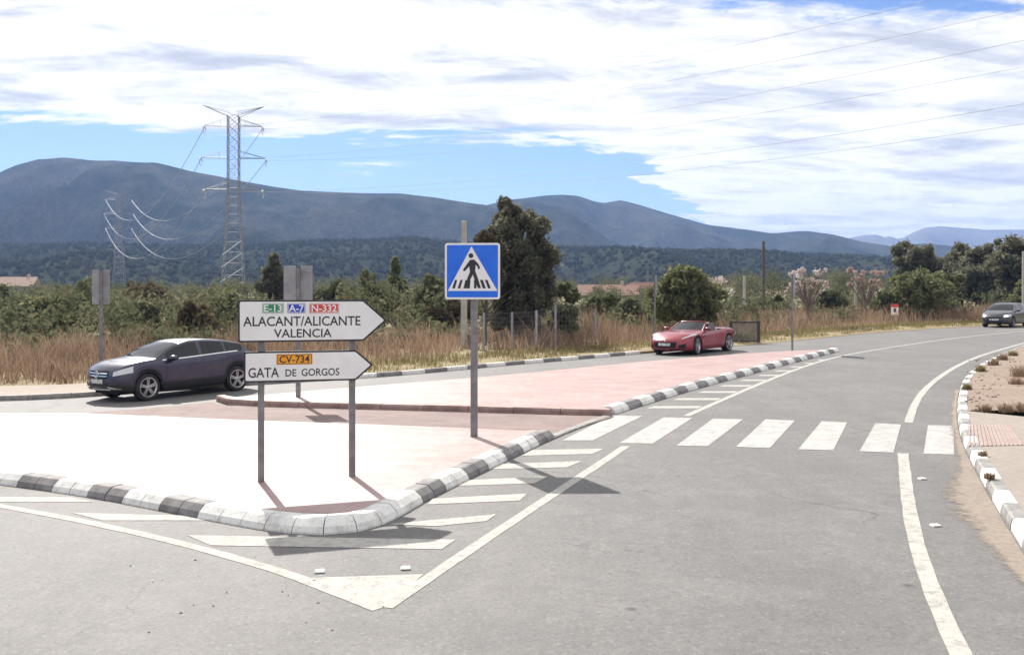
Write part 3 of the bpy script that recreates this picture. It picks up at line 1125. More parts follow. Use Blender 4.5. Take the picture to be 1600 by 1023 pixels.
def rounded(poly, r, n=4):
    """round the corners of a convex polygon"""
    out = []
    k = len(poly)
    for i in range(k):
        p0, p1, p2 = Vector(poly[i - 1]), Vector(poly[i]), Vector(poly[(i + 1) % k])
        a = (p0 - p1).normalized() * r
        b = (p2 - p1).normalized() * r
        for q in range(n + 1):
            t = q / n
            out.append(tuple((p1 + a) * (1 - t) ** 2 + p1 * 2 * t * (1 - t) + (p1 + b) * t ** 2))
    return out


def direction_signs():
    A, B = P(408, 752, 0.146), P(550, 743, 0.146)
    d = Vector((B.x - A.x, B.y - A.y)).normalized()
    ang = math.atan2(d.y, d.x)
    gap = (Vector((B.x, B.y)) - Vector((A.x, A.y))).length
    n = Vector((d.y, -d.x))                      # towards the viewer
    off = 0.055

    def sx(u):                                   # distance along the sign plane on the bearing of column u
        t = (u - CU) / F
        ox, oy = A.x + n.x * off, A.y + n.y * off
        return (t * oy - ox) / (d.x - t * d.y)

    def sz(v, s):                                # height of row v at s, above A
        y = A.y + n.y * off + d.y * s
        return zrow(v, y) - A.z

    root = tag(empty('direction_sign', A, ang), 'pair of white arrow signs ALACANT/ALICANTE VALENCIA and GATA DE GORGOS on two posts', 'road sign')
    ztop = sz(470, sx(408))
    for x, zz in ((0, A.z), (gap, B.z)):
        MB().box((x - 0.04, -0.04, zz - A.z - 0.05), (x + 0.04, 0.04, ztop - 0.02)).build('post', M_POSTGREY, root)

    def board(u0, u1, u2, vt, vb, label):
        s0, s1, s2 = sx(u0), sx(u1), sx(u2)
        zt, zb = sz(vt, (s0 + s1) / 2), sz(vb, (s0 + s1) / 2)
        zm = (zt + zb) / 2
        bd = MB().prism(rounded([(s0, zt), (s0, zb), (s1, zb), (s2, zm), (s1, zt)], 0.025), -off - 0.022, -off + 0.012).build('arrow_board', M_SIGNDARK, root)
        bd['label'] = label
        e = 0.022
        face = rounded([(s0 + e, zt - e), (s0 + e, zb + e), (s1 - 0.010, zb + e), (s2 - 0.034, zm), (s1 - 0.010, zt - e)], 0.018)
        MB().prism(face, -off - 0.026, -off - 0.020).build('white_face', M_SIGNWHITE, bd)
        # clamps behind
        for x in (0, gap):
            MB().box((x - 0.05, -off + 0.012, zm - 0.10), (x + 0.05, -0.038, zm - 0.06)).build('clamp', M_STEEL, bd)
        return bd

    yf, yb, yl = -off - 0.0275, -off - 0.0290, -off - 0.0305

    def words(bd, body, u0, u1, v0, v1, m, bold=0.012, y=yf):
        s0, s1 = sx(u0), sx(u1)
        sm = (s0 + s1) / 2
        put_text('lettering', body, s0, s1, sz(v1, sm), sz(v0, sm), y, m, bd, bold)

    def badge(bd, body, u0, u1, v0, v1, m, mt):
        s0, s1 = sx(u0), sx(u1)
        z0, z1 = sz(v1, s0), sz(v0, s0)
        b = MB().prism(rounded([(s0, z1), (s0, z0), (s1, z0), (s1, z1)], 0.008, 2), yb, yf + 0.004).build('route_badge', m, bd)
        b['label'] = 'route badge ' + body
        e = 0.14
        put_text('badge_lettering', body, s0 + (s1 - s0) * 0.08, s1 - (s1 - s0) * 0.08, z0 + (z1 - z0) * e, z1 - (z1 - z0) * e, yl, mt, bd, 0.016)
        mb = MB()
        t = 0.006
        a, c, p, q = s0 + t, s1 - t, z0 + t, z1 - t
        for lo, hi in (((a, p), (c, p + t)), ((a, q - t), (c, q)), ((a, p + t), (a + t, q - t)), ((c - t, p + t), (c, q - t))):
            mb.box((lo[0], yl, lo[1]), (hi[0], yl + 0.001, hi[1]))
        mb.build('badge_rim', mt, bd)

    up = board(372, 568, 604, 468.5, 533.5, 'upper white arrow board reading ALACANT/ALICANTE VALENCIA')
    badge(up, 'E-13', 410, 443, 474, 489, M_GREEN, M_SIGNWHITE)
    badge(up, 'A-7', 449, 477, 474, 489, M_BADGEBLUE, M_SIGNWHITE)
    badge(up, 'N-332', 483, 529.5, 474, 489, M_RED, M_SIGNWHITE)
    words(up, 'ALACANT/ALICANTE', 380, 563, 494, 509, M_SIGNDARK)
    words(up, 'VALENCIA', 428, 518, 513.5, 527, M_SIGNDARK)
    low = board(381, 556, 583, 548, 595.5, 'lower white arrow board reading GATA DE GORGOS')
    badge(low, 'CV-734', 432, 488, 553, 569.5, M_ORANGE, M_SIGNDARK)
    words(low, 'GATA', 388, 436, 574, 589.5, M_SIGNDARK)
    words(low, 'DE', 446, 463, 576.5, 587.5, M_SIGNDARK)
    words(low, 'GORGOS', 471, 530, 575, 586.5, M_SIGNDARK)
    # faded pale mark near the tip
    mk = mat('faded_mark', (0.83, 0.83, 0.87), 0.4)
    for u in (541, 549):
        s = sx(u)
        z = sz(580, s)
        pts = [(s + 0.03 * math.cos(a), yf, z + 0.05 * math.sin(a)) for a in [R(110 + 14 * k) for k in range(11)]]
        MB().tube(pts, 0.006, 4).build('faded_mark', mk, low)


direction_signs()


def crossing_sign():
    A = P(741, 682, 0.146)
    W = 0.905
    root = tag(empty('crossing_sign', A, R(-4)), 'square blue pedestrian crossing sign on a tall grey post', 'road sign')
    zt = zrow(380, A.y) - A.z
    zb = zt - 0.92
    MB().box((-0.058, -0.03, -0.05), (0.052, 0.05, zt - 0.1)).build('post', M_POSTGREY, root)
    x0 = -0.475
    y0 = -0.075
    sq = lambda e: rounded([(x0 + e, zt - e), (x0 + e, zb + e), (x0 + W - e, zb + e), (x0 + W - e, zt - e)], 0.05 if e < .02 else 0.02)
    pl = MB().prism(sq(0), y0, y0 + 0.03).build('sign_plate', M_SIGNWHITE, root)
    MB().prism(sq(0.034), y0 - 0.003, y0 + 0.002).build('blue_field', M_SIGNBLUE, pl)
    nx = lambda a: x0 + a * W
    nz = lambda b: zt - b * 0.92
    poly = lambda pts: [(nx(a), nz(b)) for a, b in pts]
    MB().prism(poly([(0.485, 0.062), (0.055, 0.850), (0.955, 0.850)]), y0 - 0.0055, y0 - 0.001).build('white_triangle', M_SIGNWHITE, pl)
    y1, y2 = y0 - 0.008, y0 - 0.004
    ped = MB()
    c = (0.475, 0.225)
    ped.prism(poly([(c[0] + 0.044 * math.cos(a), c[1] + 0.044 * math.sin(a)) for a in [2 * math.pi * k / 14 for k in range(14)]]), y1, y2)
    ped.prism(poly([(0.455, 0.30), (0.53, 0.295), (0.565, 0.325), (0.55, 0.52), (0.46, 0.52), (0.44, 0.40), (0.43, 0.345)]), y1 - 0.0001, y2)
    ped.prism(poly([(0.455, 0.305), (0.33, 0.475), (0.345, 0.500), (0.365, 0.498), (0.46, 0.395)]), y1 - 0.0003, y2)       # arm
    ped.prism(poly([(0.53, 0.298), (0.60, 0.36), (0.640, 0.43), (0.625, 0.465), (0.600, 0.46), (0.598, 0.425), (0.54, 0.365)]), y1 - 0.0005, y2)
    ped.prism(poly([(0.462, 0.50), (0.515, 0.52), (0.515, 0.55), (0.46, 0.655), (0.41, 0.66), (0.405, 0.635)]), y1 - 0.0007, y2)   # legs
    ped.prism(poly([(0.49, 0.50), (0.553, 0.50), (0.60, 0.625), (0.655, 0.80), (0.60, 0.80), (0.545, 0.66)]), y1 - 0.0009, y2)
    ped.build('pedestrian_figure', M_SIGNDARK, pl)
    for a0, a1, b0, b1 in ((0.135, 0.185, 0.185, 0.225), (0.235, 0.28, 0.285, 0.325), (0.34, 0.395, 0.375, 0.430), (0.40, 0.455, 0.42, 0.465), (0.53, 0.575, 0.53, 0.575), (0.69, 0.745, 0.64, 0.690), (0.785, 0.835, 0.73, 0.775), (0.865, 0.865, 0.84, 0.84)):
        if b0 == b1:
            continue
        MB().prism(poly([(b0, 0.655), (a0, 0.805), (a1, 0.805), (b1 + 0.0, 0.655)]), y1 - 0.0012, y2).build('crossing_bar', M_SIGNDARK, pl)
    for z in (zb + 0.2, zt - 0.2):
        MB().box((-0.075, y0 + 0.03, z - 0.02), (0.07, -0.03, z + 0.02)).build('clamp', M_STEEL, root)


crossing_sign()


def back_sign(base, width, z0, z1, rz, label, post_w=0.05, split=True):
    """grey backs of a two-panel road sign on a single post"""
    root = tag(empty('sign_back', base, rz), label, 'road sign')
    MB().box((-post_w, -post_w * 0.6, -0.05), (post_w, post_w * 0.6, z1 - 0.06)).build('post', M_POSTGREY, root)
    h = width / 2
    MB().box((-h - 0.0, -0.10, z0), (-0.02, -0.075, z1)).build('panel', M_SIGNBACK, root)
    MB().box((0.03, 0.06, z0), (h, 0.085, z1)).build('panel', M_SIGNBACK, root)
    for z in (z0 + 0.12, z1 - 0.12):
        MB().box((-h + 0.02, -0.075, z - 0.02), (-post_w, -0.05, z + 0.02)).build('clamp', M_STEEL, root)
        MB().box((post_w, 0.035, z - 0.02), (h - 0.02, 0.06, z + 0.02)).build('clamp', M_STEEL, root)
    return root


b = P(466, 620, 0.142)
back_sign(b, 0.64, zrow(482, b.y) - b.z, zrow(415, b.y) - b.z, R(-12), 'grey backed twin panel sign on the median behind the arrow signs')
b = at(158, 29.5, 0.13)
back_sign(b, 0.50, zrow(475, b.y) - b.z, zrow(421, b.y) - b.z, R(-8), 'grey backed twin panel sign on the verge behind the dark blue car')


def edge_on_sign(base, ztop, label, facing, plate=True, w=0.04, ph=0.9):
    root = tag(empty('road_sign', base, facing), label, 'road sign')
    MB().bar((0, 0, -0.05), (0, 0, ztop), w, sides=8).build('post', M_POSTGREY, root)
    if plate:
        MB().prism(rounded([(-0.45, ztop), (-0.45, ztop - ph), (0.45, ztop - ph), (0.45, ztop)], 0.04), -0.075, -0.05).build('sign_plate', M_SIGNBACK, root)
        MB().box((-0.1, -0.05, ztop - ph / 2 - 0.03), (0.1, -0.03, ztop - ph / 2 + 0.03)).build('clamp', M_STEEL, root)
    return root


b = P(1238, 545, 0.142)
edge_on_sign(b, zrow(428, b.y) - b.z, 'road sign seen edge on at the far tip of the median', R(70), True)
b = at(1023, 41.5, 0.12)
edge_on_sign(b, zrow(430, b.y) - b.z, 'slim grey sign post with a narrow plate behind the red convertible', R(78), True)


def small_sign():
    b = at(1398, 62, 0.12)
    z1, z0 = zrow(475, b.y) - b.z, zrow(492, b.y) - b.z
    root = tag(empty('warning_sign', b), 'small white sign with a red top in the dry grass', 'sign')
    MB().bar((0, 0.03, -0.1), (0, 0.03, z1 - 0.05), 0.03, sides=6).build('post', M_POSTGREY, root)
    MB().box((-0.25, -0.02, z0), (0.25, 0.0, z1)).build('sign_plate', M_SIGNWHITE, root)
    MB().box((-0.25, -0.024, z1 - 0.22), (0.25, -0.0205, z1)).build('red_band', M_RED, root)
    MB().prism([(-0.07, z0 + 0.18), (0.07, z0 + 0.18), (0.09, z0 + 0.40), (0.0, z0 + 0.48), (-0.09, z0 + 0.40)], -0.0245, -0.021).build('dark_symbol', M_SIGNDARK, root)


small_sign()


# ================================================================== POLES, FENCE, GATE
def pole(u, y, vtop, r, material, label, name='utility_pole', cross=False):
    b = at(u, y, -0.1)
    root = tag(empty(name, b), label, 'pole')
    h = zrow(vtop, y) - b.z
    MB().bar((0, 0, -0.3), (0, 0, h), r, r * 0.75, 8).build('shaft', material, root)
    if cross:
        MB().box((-0.5, -0.05, h - 0.45), (0.5, 0.05, h - 0.35)).build('crossarm', material, root)
        for x in (-0.42, 0, 0.42):
            MB().bar((x, 0, h - 0.35), (x, 0, h - 0.2), 0.04, sides=6).build('insulator', M_INS, root)
    else:
        MB().bar((0, 0, h), (0, 0, h + 0.06), r * 0.85, r * 0.6, 8).build('cap', material, root)
    return root


pole(725, 40, 347, 0.16, M_CONCPOLE, 'pale concrete pole standing behind the crossing sign')
pole(1193, 75, 378, 0.13, M_WOODPOLE, 'thin dark wooden pole rising against the hills behind the median')
pole(1163, 66, 432, 0.12, M_CONCPOLE, 'short pale pole in the scrub left of the dark wooden pole')
pole(1337, 70, 425, 0.11, M_CONCPOLE, 'pale post beside the pinkish blossom tree')
pole(1599, 60, 394, 0.10, M_CONCPOLE, 'pale pole at the right edge behind the dark hatchback', )

M_MESH = mat('fence_wire', (0.20, 0.20, 0.21), 0.5, 0.6)


def wire_fence():
    ps = [at(u, y, 0.05) for u, y in ((756, 37.5), (800, 37.8), (838, 37.2), (868, 39.5), (930, 41.5))]
    root = tag(empty('wire_fence', ps[0]), 'low wire mesh fence on steel posts in front of the tall dark tree', 'fence')
    o = ps[0]
    tops = []
    for p, u in zip(ps, (756, 800, 838, 868, 930)):
        q = p - o
        h = {838: 1.72, 868: 1.9}.get(u, 1.65)
        MB().bar(q + Vector((0, 0, -0.1)), q + Vector((0, 0, h)), 0.05, sides=6).build('fence_post', M_STEEL, root)
        tops.append((q, h))
    for (a, ha), (b2, hb) in zip(tops[:-1], tops[1:]):
        mb = MB()
        for k in range(9):
            s = 0.1 + 0.88 * k / 8
            mb.bar(a + Vector((0, 0, ha * s)), b2 + Vector((0, 0, hb * s)), 0.004, sides=3)
        for k in range(1, 12):
            p = a.lerp(b2, k / 12)
            hh = ha + (hb - ha) * k / 12
            mb.bar(p + Vector((0, 0, 0.1)), p + Vector((0, 0, hh * 0.98)), 0.004, sides=3)
        mb.build('wire_mesh', M_MESH, root)


wire_fence()


def gate():
    a, b2 = at(1142, 42.5, 0.05), at(1185, 42.5, 0.05)
    root = tag(empty('mesh_gate', a), 'dark framed mesh gate beside the rear of the red convertible', 'gate')
    w = b2.x - a.x
    m = mat('gate_frame', (0.035, 0.03, 0.032), 0.6)
    mm = mat('gate_mesh', (0.10, 0.105, 0.10), 0.7)
    h = zrow(501, 42.5) - a.z
    MB().box((-0.07, -0.05, -0.1), (0.07, 0.05, h)).build('post', m, root)
    MB().box((w - 0.07, -0.05, -0.1), (w + 0.07, 0.05, h)).build('post', m, root)
    MB().box((0.07, -0.03, h - 0.10), (w - 0.07, 0.03, h - 0.03)).build('rail', m, root)
    MB().box((0.07, -0.03, 0.05), (w - 0.07, 0.03, 0.11)).build('rail', m, root)
    n = 22
    for k in range(1, n):
        x = 0.07 + (w - 0.14) * k / n
        MB().box((x - 0.012, -0.012, 0.11), (x + 0.012, 0.012, h - 0.10)).build('bar', mm, root)


gate()


# ================================================================== PYLONS
def pylon(name, base, rz, H, levels, arm, label, detail=True, t=1.0):
    """lattice tower; levels are crossarm heights above the base"""
    root = tag(empty(name, base, rz), label, 'pylon')
    w_base, w_top = H * 0.058, H * 0.027
    waist = levels[-1] - 1.0

    def hw(z):
        if z >= waist:
            return w_top
        k = z / waist
        return w_base + (w_top - w_base) * (k ** 0.85)
    zs = [0.0]
    while zs[-1] < levels[0] + 1.5:
        zs.append(zs[-1] + max(2.0, hw(zs[-1]) * 1.25))
    zs[-1] = levels[0] + 2.2
    for sx_, sy_ in ((-1, -1), (1, -1), (1, 1), (-1, 1)):
        MB().tube([(sx_ * hw(z), sy_ * hw(z), z) for z in zs], 0.13 * t, 4).build('tower_leg', M_PYLON, root)
    mb = MB()
    for a, b2 in zip(zs[:-1], zs[1:]):
        ha, hb = hw(a), hw(b2)
        cs = [(-1, -1), (1, -1), (1, 1), (-1, 1)]
        for i in range(4):
            p, q = cs[i], cs[(i + 1) % 4]
            mb.bar((p[0] * ha, p[1] * ha, a), (q[0] * hb, q[1] * hb, b2), 0.065 * t, sides=3)
            mb.bar((q[0] * ha, q[1] * ha, a), (p[0] * hb, p[1] * hb, b2), 0.065 * t, sides=3)
            mb.bar((p[0] * hb, p[1] * hb, b2), (q[0] * hb, q[1] * hb, b2), 0.055 * t, sides=3)
    mb.build('lattice_bracing', M_PYLON, root)
    tips = []
    for li, z in enumerate(levels):
        for s in (-1, 1):
            L = arm * (1.0 if li != 1 else 1.12)
            m = MB()
            tip = (s * L, 0, z)
            for sy_ in (-1, 1):
                m.bar((s * w_top, sy_ * w_top, z), tip, 0.09 * t, sides=3)
                m.bar((s * w_top, sy_ * w_top, z + 1.6), tip, 0.07 * t, sides=3)
            for k in (0.3, 0.6):
                xx = s * (w_top + (L - w_top) * k)
                m.bar((xx, -w_top * (1 - k), z), (xx, w_top * (1 - k), z), 0.05 * t, sides=3)
                m.bar((xx, -w_top * (1 - k), z), (xx, -w_top * (1 - k), z + 1.6 * (1 - k)), 0.05 * t, sides=3)
            a_ = m.build('crossarm', M_PYLON, root)
            if detail:
                for sg in (-1, 1):
                    MB().tube([(tip[0], sg * 0.1, z - 0.1), (tip[0] + s * 0.0, sg * 1.0, z - 0.35), (tip[0], sg * 1.9, z - 0.6)], 0.13, 6).build('insulator_string', M_INS, a_)
                MB().tube([(tip[0], -1.9, z - 0.6), (tip[0], -1.0, z - 1.6), (tip[0], 0, z - 2.0), (tip[0], 1.0, z - 1.6), (tip[0], 1.9, z - 0.6)], 0.05, 4).build('jumper_cable', M_WIRE, a_)
            tips.append((s, li, tip))
    ztop = levels[0] + 2.2
    for s in (-1, 1):
        m = MB()
        tip = (s * arm * 1.05, 0, ztop + 2.3)
        for sy_ in (-1, 1):
            m.bar((s * w_top, sy_ * w_top, ztop), tip, 0.09 * t, sides=3)
            m.bar((s * w_top * 0.8, sy_ * w_top, ztop + 0.9), tip, 0.07 * t, sides=3)
        m.bar((s * w_top * .8, -w_top, ztop + .9), (s * w_top * .8, w_top, ztop + .9), 0.06 * t, sides=3)
        m.bar((-s * w_top, w_top, ztop), (s * w_top * 0.8, w_top, ztop + 0.9), 0.06 * t, sides=3)
        m.build('earth_wire_horn', M_PYLON, root)
    return root


PY1 = at(365, 210)
PY2 = at(186, 470)
PY3 = at(118, 900)
base1, base2, base3 = 0.3, 5.5, 9.0
PY1.z, PY2.z, PY3.z = base1, base2, base3
z1 = [zrow(v, 210) - base1 for v in (197, 247, 296)]
z2 = [zrow(v, 470) - base2 for v in (312, 334, 357)]
z3 = [zrow(v, 900) - base3 for v in (388, 400, 412)]
R1, R2, R3 = R(8), R(12), R(5)
p1 = pylon('pylon', PY1, R1, z1[0] + 5, z1, 6.4, 'tall lattice power pylon above the left arrow sign', True, 0.8)
p2 = pylon('pylon', PY2, R2, z2[0] + 5, z2, 6.2, 'hazy lattice pylon on the hillside left of the tall pylon', True, 0.9)
p3 = pylon('pylon', PY3, R3, z3[0] + 5, z3, 6.0, 'smallest most distant pylon low on the hillside at left', False, 1.6)
for k, v in enumerate((388, 407, 430, 451)):      # added pale bars standing in for bright wire glints, not tower members
    zc = zrow(v, 210) - base1
    x = 2.3 + 0.2 * k
    MB().bar((-x * 0.9, -x - 0.4, zc - 1.6), (x * 0.9, -x - 0.4, zc + 1.6), 0.10, sides=4).build('wire_glint_bar', M_INS, p1)


def cable(name, a, b2, sag, r, label, group, seg=26):
    pts = []
    for k in range(seg + 1):
        s = k / seg
        p = a.lerp(b2, s)
        p.z -= sag * 4 * s * (1 - s)
        pts.append(p)
    root = MB().tube(pts, r, 5).build(name, M_WIRE, None, smooth=60)
    tag(root, label, 'cable', group)
    return root


def tipw(base, rz, s, arm, z):
    return Vector((base.x + math.cos(rz) * s * arm, base.y + math.sin(rz) * s * arm, base.z + z))


lev_names = ['top', 'middle', 'lowest']
far_T = Vector((120, 60, 0))
for li in range(3):
    f = 1.12 if li == 1 else 1.0
    for s, side in ((-1, 'left'), (1, 'right')):
        a = tipw(PY1, R1, s, 6.4 * f, z1[li] - 0.5)
        b2 = tipw(PY2, R2, s, 6.2 * f, z2[li] - 0.5)
        cable('power_cable', a, b2, 15.0, 0.075, f'power cable sagging between tall and hazy pylon, {lev_names[li]} crossarm, {side} end', 'power cables over the hillside')
        c = far_T + Vector((0.63 * 6.5 * s, 0.77 * 6.5 * s, (45.0, 38.0, 31.0)[li]))
        cable('power_cable', a, c, 6.5, 0.024, f'power cable crossing the upper right sky from the {lev_names[li]} crossarm, {side} end', 'power cables across the sky', 40)
        e = tipw(PY3, R3, s, 6.0 * f, z3[li])
        cable('power_cable', b2, e, 18.0, 0.10, f'faint power cable to the most distant pylon, {lev_names[li]} crossarm, {side} end', 'distant power cables')


# ================================================================== HOUSES
def house(u, y, w, d, vbase_z, eave, ridge, rz, wall_m, roof_m, label, nwin=3):
    b = at(u, y)
    b.z = vbase_z
    root = tag(empty('house', b, rz), label, 'house')
    MB().prism([(-w / 2, -1.5), (w / 2, -1.5), (w / 2, eave), (-w / 2, eave)], -d / 2, d / 2).build('wall', wall_m, root)
    rf = MB()
    o = 0.4
    for s in (-1, 1):
        rf.quadgrid([[(-w / 2 - o, s * (d / 2 + o), eave - 0.1), (w / 2 + o, s * (d / 2 + o), eave - 0.1)], [(-w / 2 - o, 0, ridge), (w / 2 + o, 0, ridge)]])
        rf.quadgrid([[(-w / 2 - o, s * (d / 2 + o), eave - 0.3), (w / 2 + o, s * (d / 2 + o), eave - 0.3)], [(-w / 2 - o, s * (d / 2 + o), eave - 0.1), (w / 2 + o, s * (d / 2 + o), eave - 0.1)]])
    for s in (-1, 1):
        rf.v += [(s * (w / 2 + o), -d / 2 - o, eave - 0.1), (s * (w / 2 + o), d / 2 + o, eave - 0.1), (s * (w / 2 + o), 0, ridge)]
        n = len(rf.v)
        rf.f.append((n - 3, n - 2, n - 1))
    r = rf.build('roof', roof_m, root)
    MB().box((w * 0.22, -0.3 + 0.8, ridge - 0.8), (w * 0.22 + 0.6, 0.3 + 0.8, ridge + 0.7)).build('chimney', wall_m, r)
    for k in range(nwin):
        x = -w / 2 + w * (k + 0.5) / nwin
        wn = MB().box((x - 0.5, -d / 2 - 0.03, eave - 1.9), (x + 0.5, -d / 2 + 0.05, eave - 0.7)).build('window', M_DARKWIN, root)
        MB().box((x - 0.6, -d / 2 - 0.08, eave - 2.0), (x + 0.6, -d / 2 - 0.02, eave - 1.9)).build('sill', wall_m, wn)
    return root


house(30, 225, 7.5, 7, -0.9, 5.0, 7.2, R(12), M_WALLW, M_TILEP, 'low house with pale sunlit tile roof at the far left', 3)
house(950, 165, 10, 7, -1.1, 3.2, 5.0, R(-6), M_WALLW, M_TILE, 'house with orange red tile roof, left one of the two red roofs', 3)
house(1022, 180, 9, 7, -1.5, 3.6, 6.0, R(10), M_WALLW, M_TILE, 'red tile roofed house just left of the round bush', 3)
house(1214, 170, 4.5, 6, -0.5, 2.6, 3.9, R(-4), M_WALLW, M_TILEP, 'small pale house between the dark pole and the blossom tree', 2)


# ================================================================== VEGETATION
def leaf_cloud(clumps, n, size, rng, aspect=0.55, shell=0.45, droop=0.0):
    """n leaf quads spread through ellipsoid clumps (cx, cy, cz, rx, ry, rz)"""
    c = np.array(clumps, dtype=float)
    vol = (c[:, 3] * c[:, 4] * c[:, 5]) ** (2 / 3)
    pick = rng.choice(len(c), n, p=vol / vol.sum())
    d = rng.standard_normal((n, 3))
    d /= np.linalg.norm(d, axis=1, keepdims=True)
    r = shell + (1 - shell) * rng.random((n, 1)) ** 0.6
    r *= 1 + 0.16 * rng.standard_normal((n, 1))
    pos = c[pick, :3] + d * r * c[pick, 3:]
    nrm = d * 0.6 + rng.standard_normal((n, 3)) * 0.7
    nrm /= np.linalg.norm(nrm, axis=1, keepdims=True)
    ref = rng.standard_normal((n, 3))
    a = np.cross(nrm, ref)
    a /= np.linalg.norm(a, axis=1, keepdims=True)
    b = np.cross(nrm, a)
    s = size * (0.6 + 0.8 * rng.random((n, 1)))
    a *= s
    b *= s * aspect
    v = np.stack([pos - a, pos - b * 0.9, pos + a, pos + b * 0.9], 1).reshape(-1, 3)
    return v


def leaf_obj(name, v, material, parent=None):
    f = np.arange(len(v)).reshape(-1, 4)
    return link(name, mesh_np(name, v, f), material, parent)


def trunk_mesh(h, r, limbs, rng, lean=0.05):
    mb = MB()
    top = Vector((lean * h, 0.03 * h, h))
    pts = [Vector((0, 0, -0.3)), Vector((0.02, 0, h * 0.3)), Vector((lean * h * 0.5, 0.02, h * 0.65)), top]
    mb.tube(pts, [r * 1.25, r, r * 0.75, r * 0.35], 7)
    for k in range(limbs):
        s = rng.uniform(0.3, 0.95)
        p = Vector((lean * h * s * s, 0.02 * s, h * s))
        a = rng.uniform(0, 2 * math.pi)
        L = h * rng.uniform(0.25, 0.5)
        q = p + Vector((math.cos(a) * L, math.sin(a) * L, L * rng.uniform(0.4, 0.9)))
        mb.tube([p, p.lerp(q, 0.5) + Vector((0, 0, 0.05 * L)), q], [r * 0.5, r * 0.35, r * 0.12], 5)
    return mb


def clumps_round(w, h, z0, n, rng, flat=1.0):
    """uneven crown of width w and height h starting at z0: big lobes, then small sprays breaking the outline"""
    out = []
    lobes = []
    for _ in range(max(5, n // 4)):
        t = rng.random() ** 0.85
        a = rng.uniform(0, 2 * math.pi)
        rr = w / 2 * math.sqrt(rng.random()) * math.sin(math.pi * (0.22 + 0.68 * t)) * 0.72
        s = rng.uniform(0.17, 0.27) * w * (0.75 if t > 0.7 else 1)
        c = (rr * math.cos(a), rr * math.sin(a), z0 + h * t * 0.82, s, s, s * 0.8 * flat)
        lobes.append(c)
        out.append(c)
    for _ in range(n):
        L = lobes[rng.integers(0, len(lobes))]
        d = rng.standard_normal(3)
        d[2] = d[2] * 0.8 + 0.35
        d /= np.linalg.norm(d)
        k = rng.uniform(0.75, 1.35)
        s = rng.uniform(0.05, 0.11) * w
        out.append((L[0] + d[0] * L[3] * k, L[1] + d[1] * L[4] * k, min(z0 + h * 0.98, max(z0, L[2] + d[2] * L[5] * k)), s, s, s * 0.9))
    return out


def clumps_cone(w, h, z0, n, rng):
    out = []
    for k in range(n):
        t = (k + rng.random()) / n
        a = rng.uniform(0, 2 * math.pi)
        rad = w / 2 * (1 - t) ** 0.8 + 0.05 * w
        rr = rad * rng.uniform(0.2, 0.85)
        s = rng.uniform(0.10, 0.17) * w * (1.25 - 0.75 * t)
        out.append((rr * math.cos(a), rr * math.sin(a), z0 + h * t, s * 1.2, s * 1.2, s * 1.1))
    return out


def tree(name, label, u, y, vtop, width, leafm, n=4500, leaf=0.13, style='round', vcrown=None, trunk=0.12, seed=1, group=None, cat='tree', nclump=26, dz=0.0, dx=0.0):
    rng = np.random.default_rng(seed)
    b = at(u, y, dz)
    root = tag(empty(name, b), label, cat, group)
    h = zrow(vtop, y) - b.z
    z0 = h * 0.22 if vcrown is None else max(0.1, zrow(vcrown, y) - b.z)
    cl = clumps_cone(width, h - z0, z0, nclump, rng) if style == 'cone' else clumps_round(width, h - z0, z0, nclump, rng)
    leaf_obj('crown', leaf_cloud(cl, n, leaf, rng), leafm, root)
    trunk_mesh(h * 0.62, trunk, 7, rng).build('trunk' if cat == 'tree' else 'stem', M_BARK, root, smooth=50)
    return root


# distinct trees and shrubs
def tall_tree():
    rng = np.random.default_rng(5)
    y = 44.0
    root = tag(empty('evergreen_tree', at(814, y)), 'tall dark evergreen tree behind the crossing sign', 'tree')
    cl = []
    prof = [(312, 800, 5), (322, 803, 10), (335, 812, 30), (350, 822, 42), (370, 824, 48), (395, 827, 50), (420, 829, 50), (450, 826, 46), (480, 822, 46), (505, 822, 44)]
    vs, us, hw = zip(*prof)
    for _ in range(190):
        v = rng.uniform(314, 515)
        uc, w = np.interp(v, vs, us), np.interp(v, vs, hw)
        a = rng.uniform(0, 2 * math.pi)
        r = math.sqrt(rng.random()) * w
        s = rng.uniform(5, 13) * (0.45 + w / 60) / F * y
        cl.append(((uc + r * math.cos(a) - 826) / F * y, r * math.sin(a) / F * y, zrow(v, y) - root.location.z, s, s, s * 1.1))
    leaf_obj('crown', leaf_cloud(cl, 36000, 0.10, rng), L_DARK, root)
    trunk_mesh(zrow(420, y) - root.location.z, 0.16, 9, rng, -0.02).build('trunk', M_BARK, root, smooth=50)


tall_tree()
tree('brown_tree', 'brownish tree immediately left of the tall dark evergreen', 757, 42.5, 340, 1.9, L_BROWN, 6500, 0.11, 'round', 470, 0.10, 8, nclump=24)
tree('shrub', 'drooping olive shrub at the right foot of the tall evergreen', 880, 45, 432, 2.0, L_OLIVE, 3200, 0.12, 'round', None, 0.06, 9, cat='shrub')
tree('pine_tree', 'dark young pine rising behind the arrow sign top left', 428, 62, 398, 2.8, L_DARK, 6000, 0.14, 'cone', 470, 0.12, 12, nclump=40)
tree('pine_tree', 'small green pine poking above the scrub right of the arrow signs', 618, 70, 402, 2.4, L_GREEN, 4200, 0.15, 'cone', 480, 0.10, 14, nclump=36)
tree('shrub', 'greyish olive shrub left of the crossing sign, highest of the scrub there', 664, 58, 428, 4.6, L_OLIVE, 6500, 0.14, 'round', None, 0.10, 15, cat='shrub')
tree('shrub', 'pale leafless looking shrub above the arrow sign tip', 575, 56, 420, 3.4, L_SCRUB, 4000, 0.10, 'round', None, 0.08, 16, cat='shrub')
tree('bush', 'big rounded green bush directly behind the red convertible', 1078, 47, 418, 4.0, L_GREEN, 12000, 0.12, 'round', None, 0.12, 21, cat='bush', nclump=46)
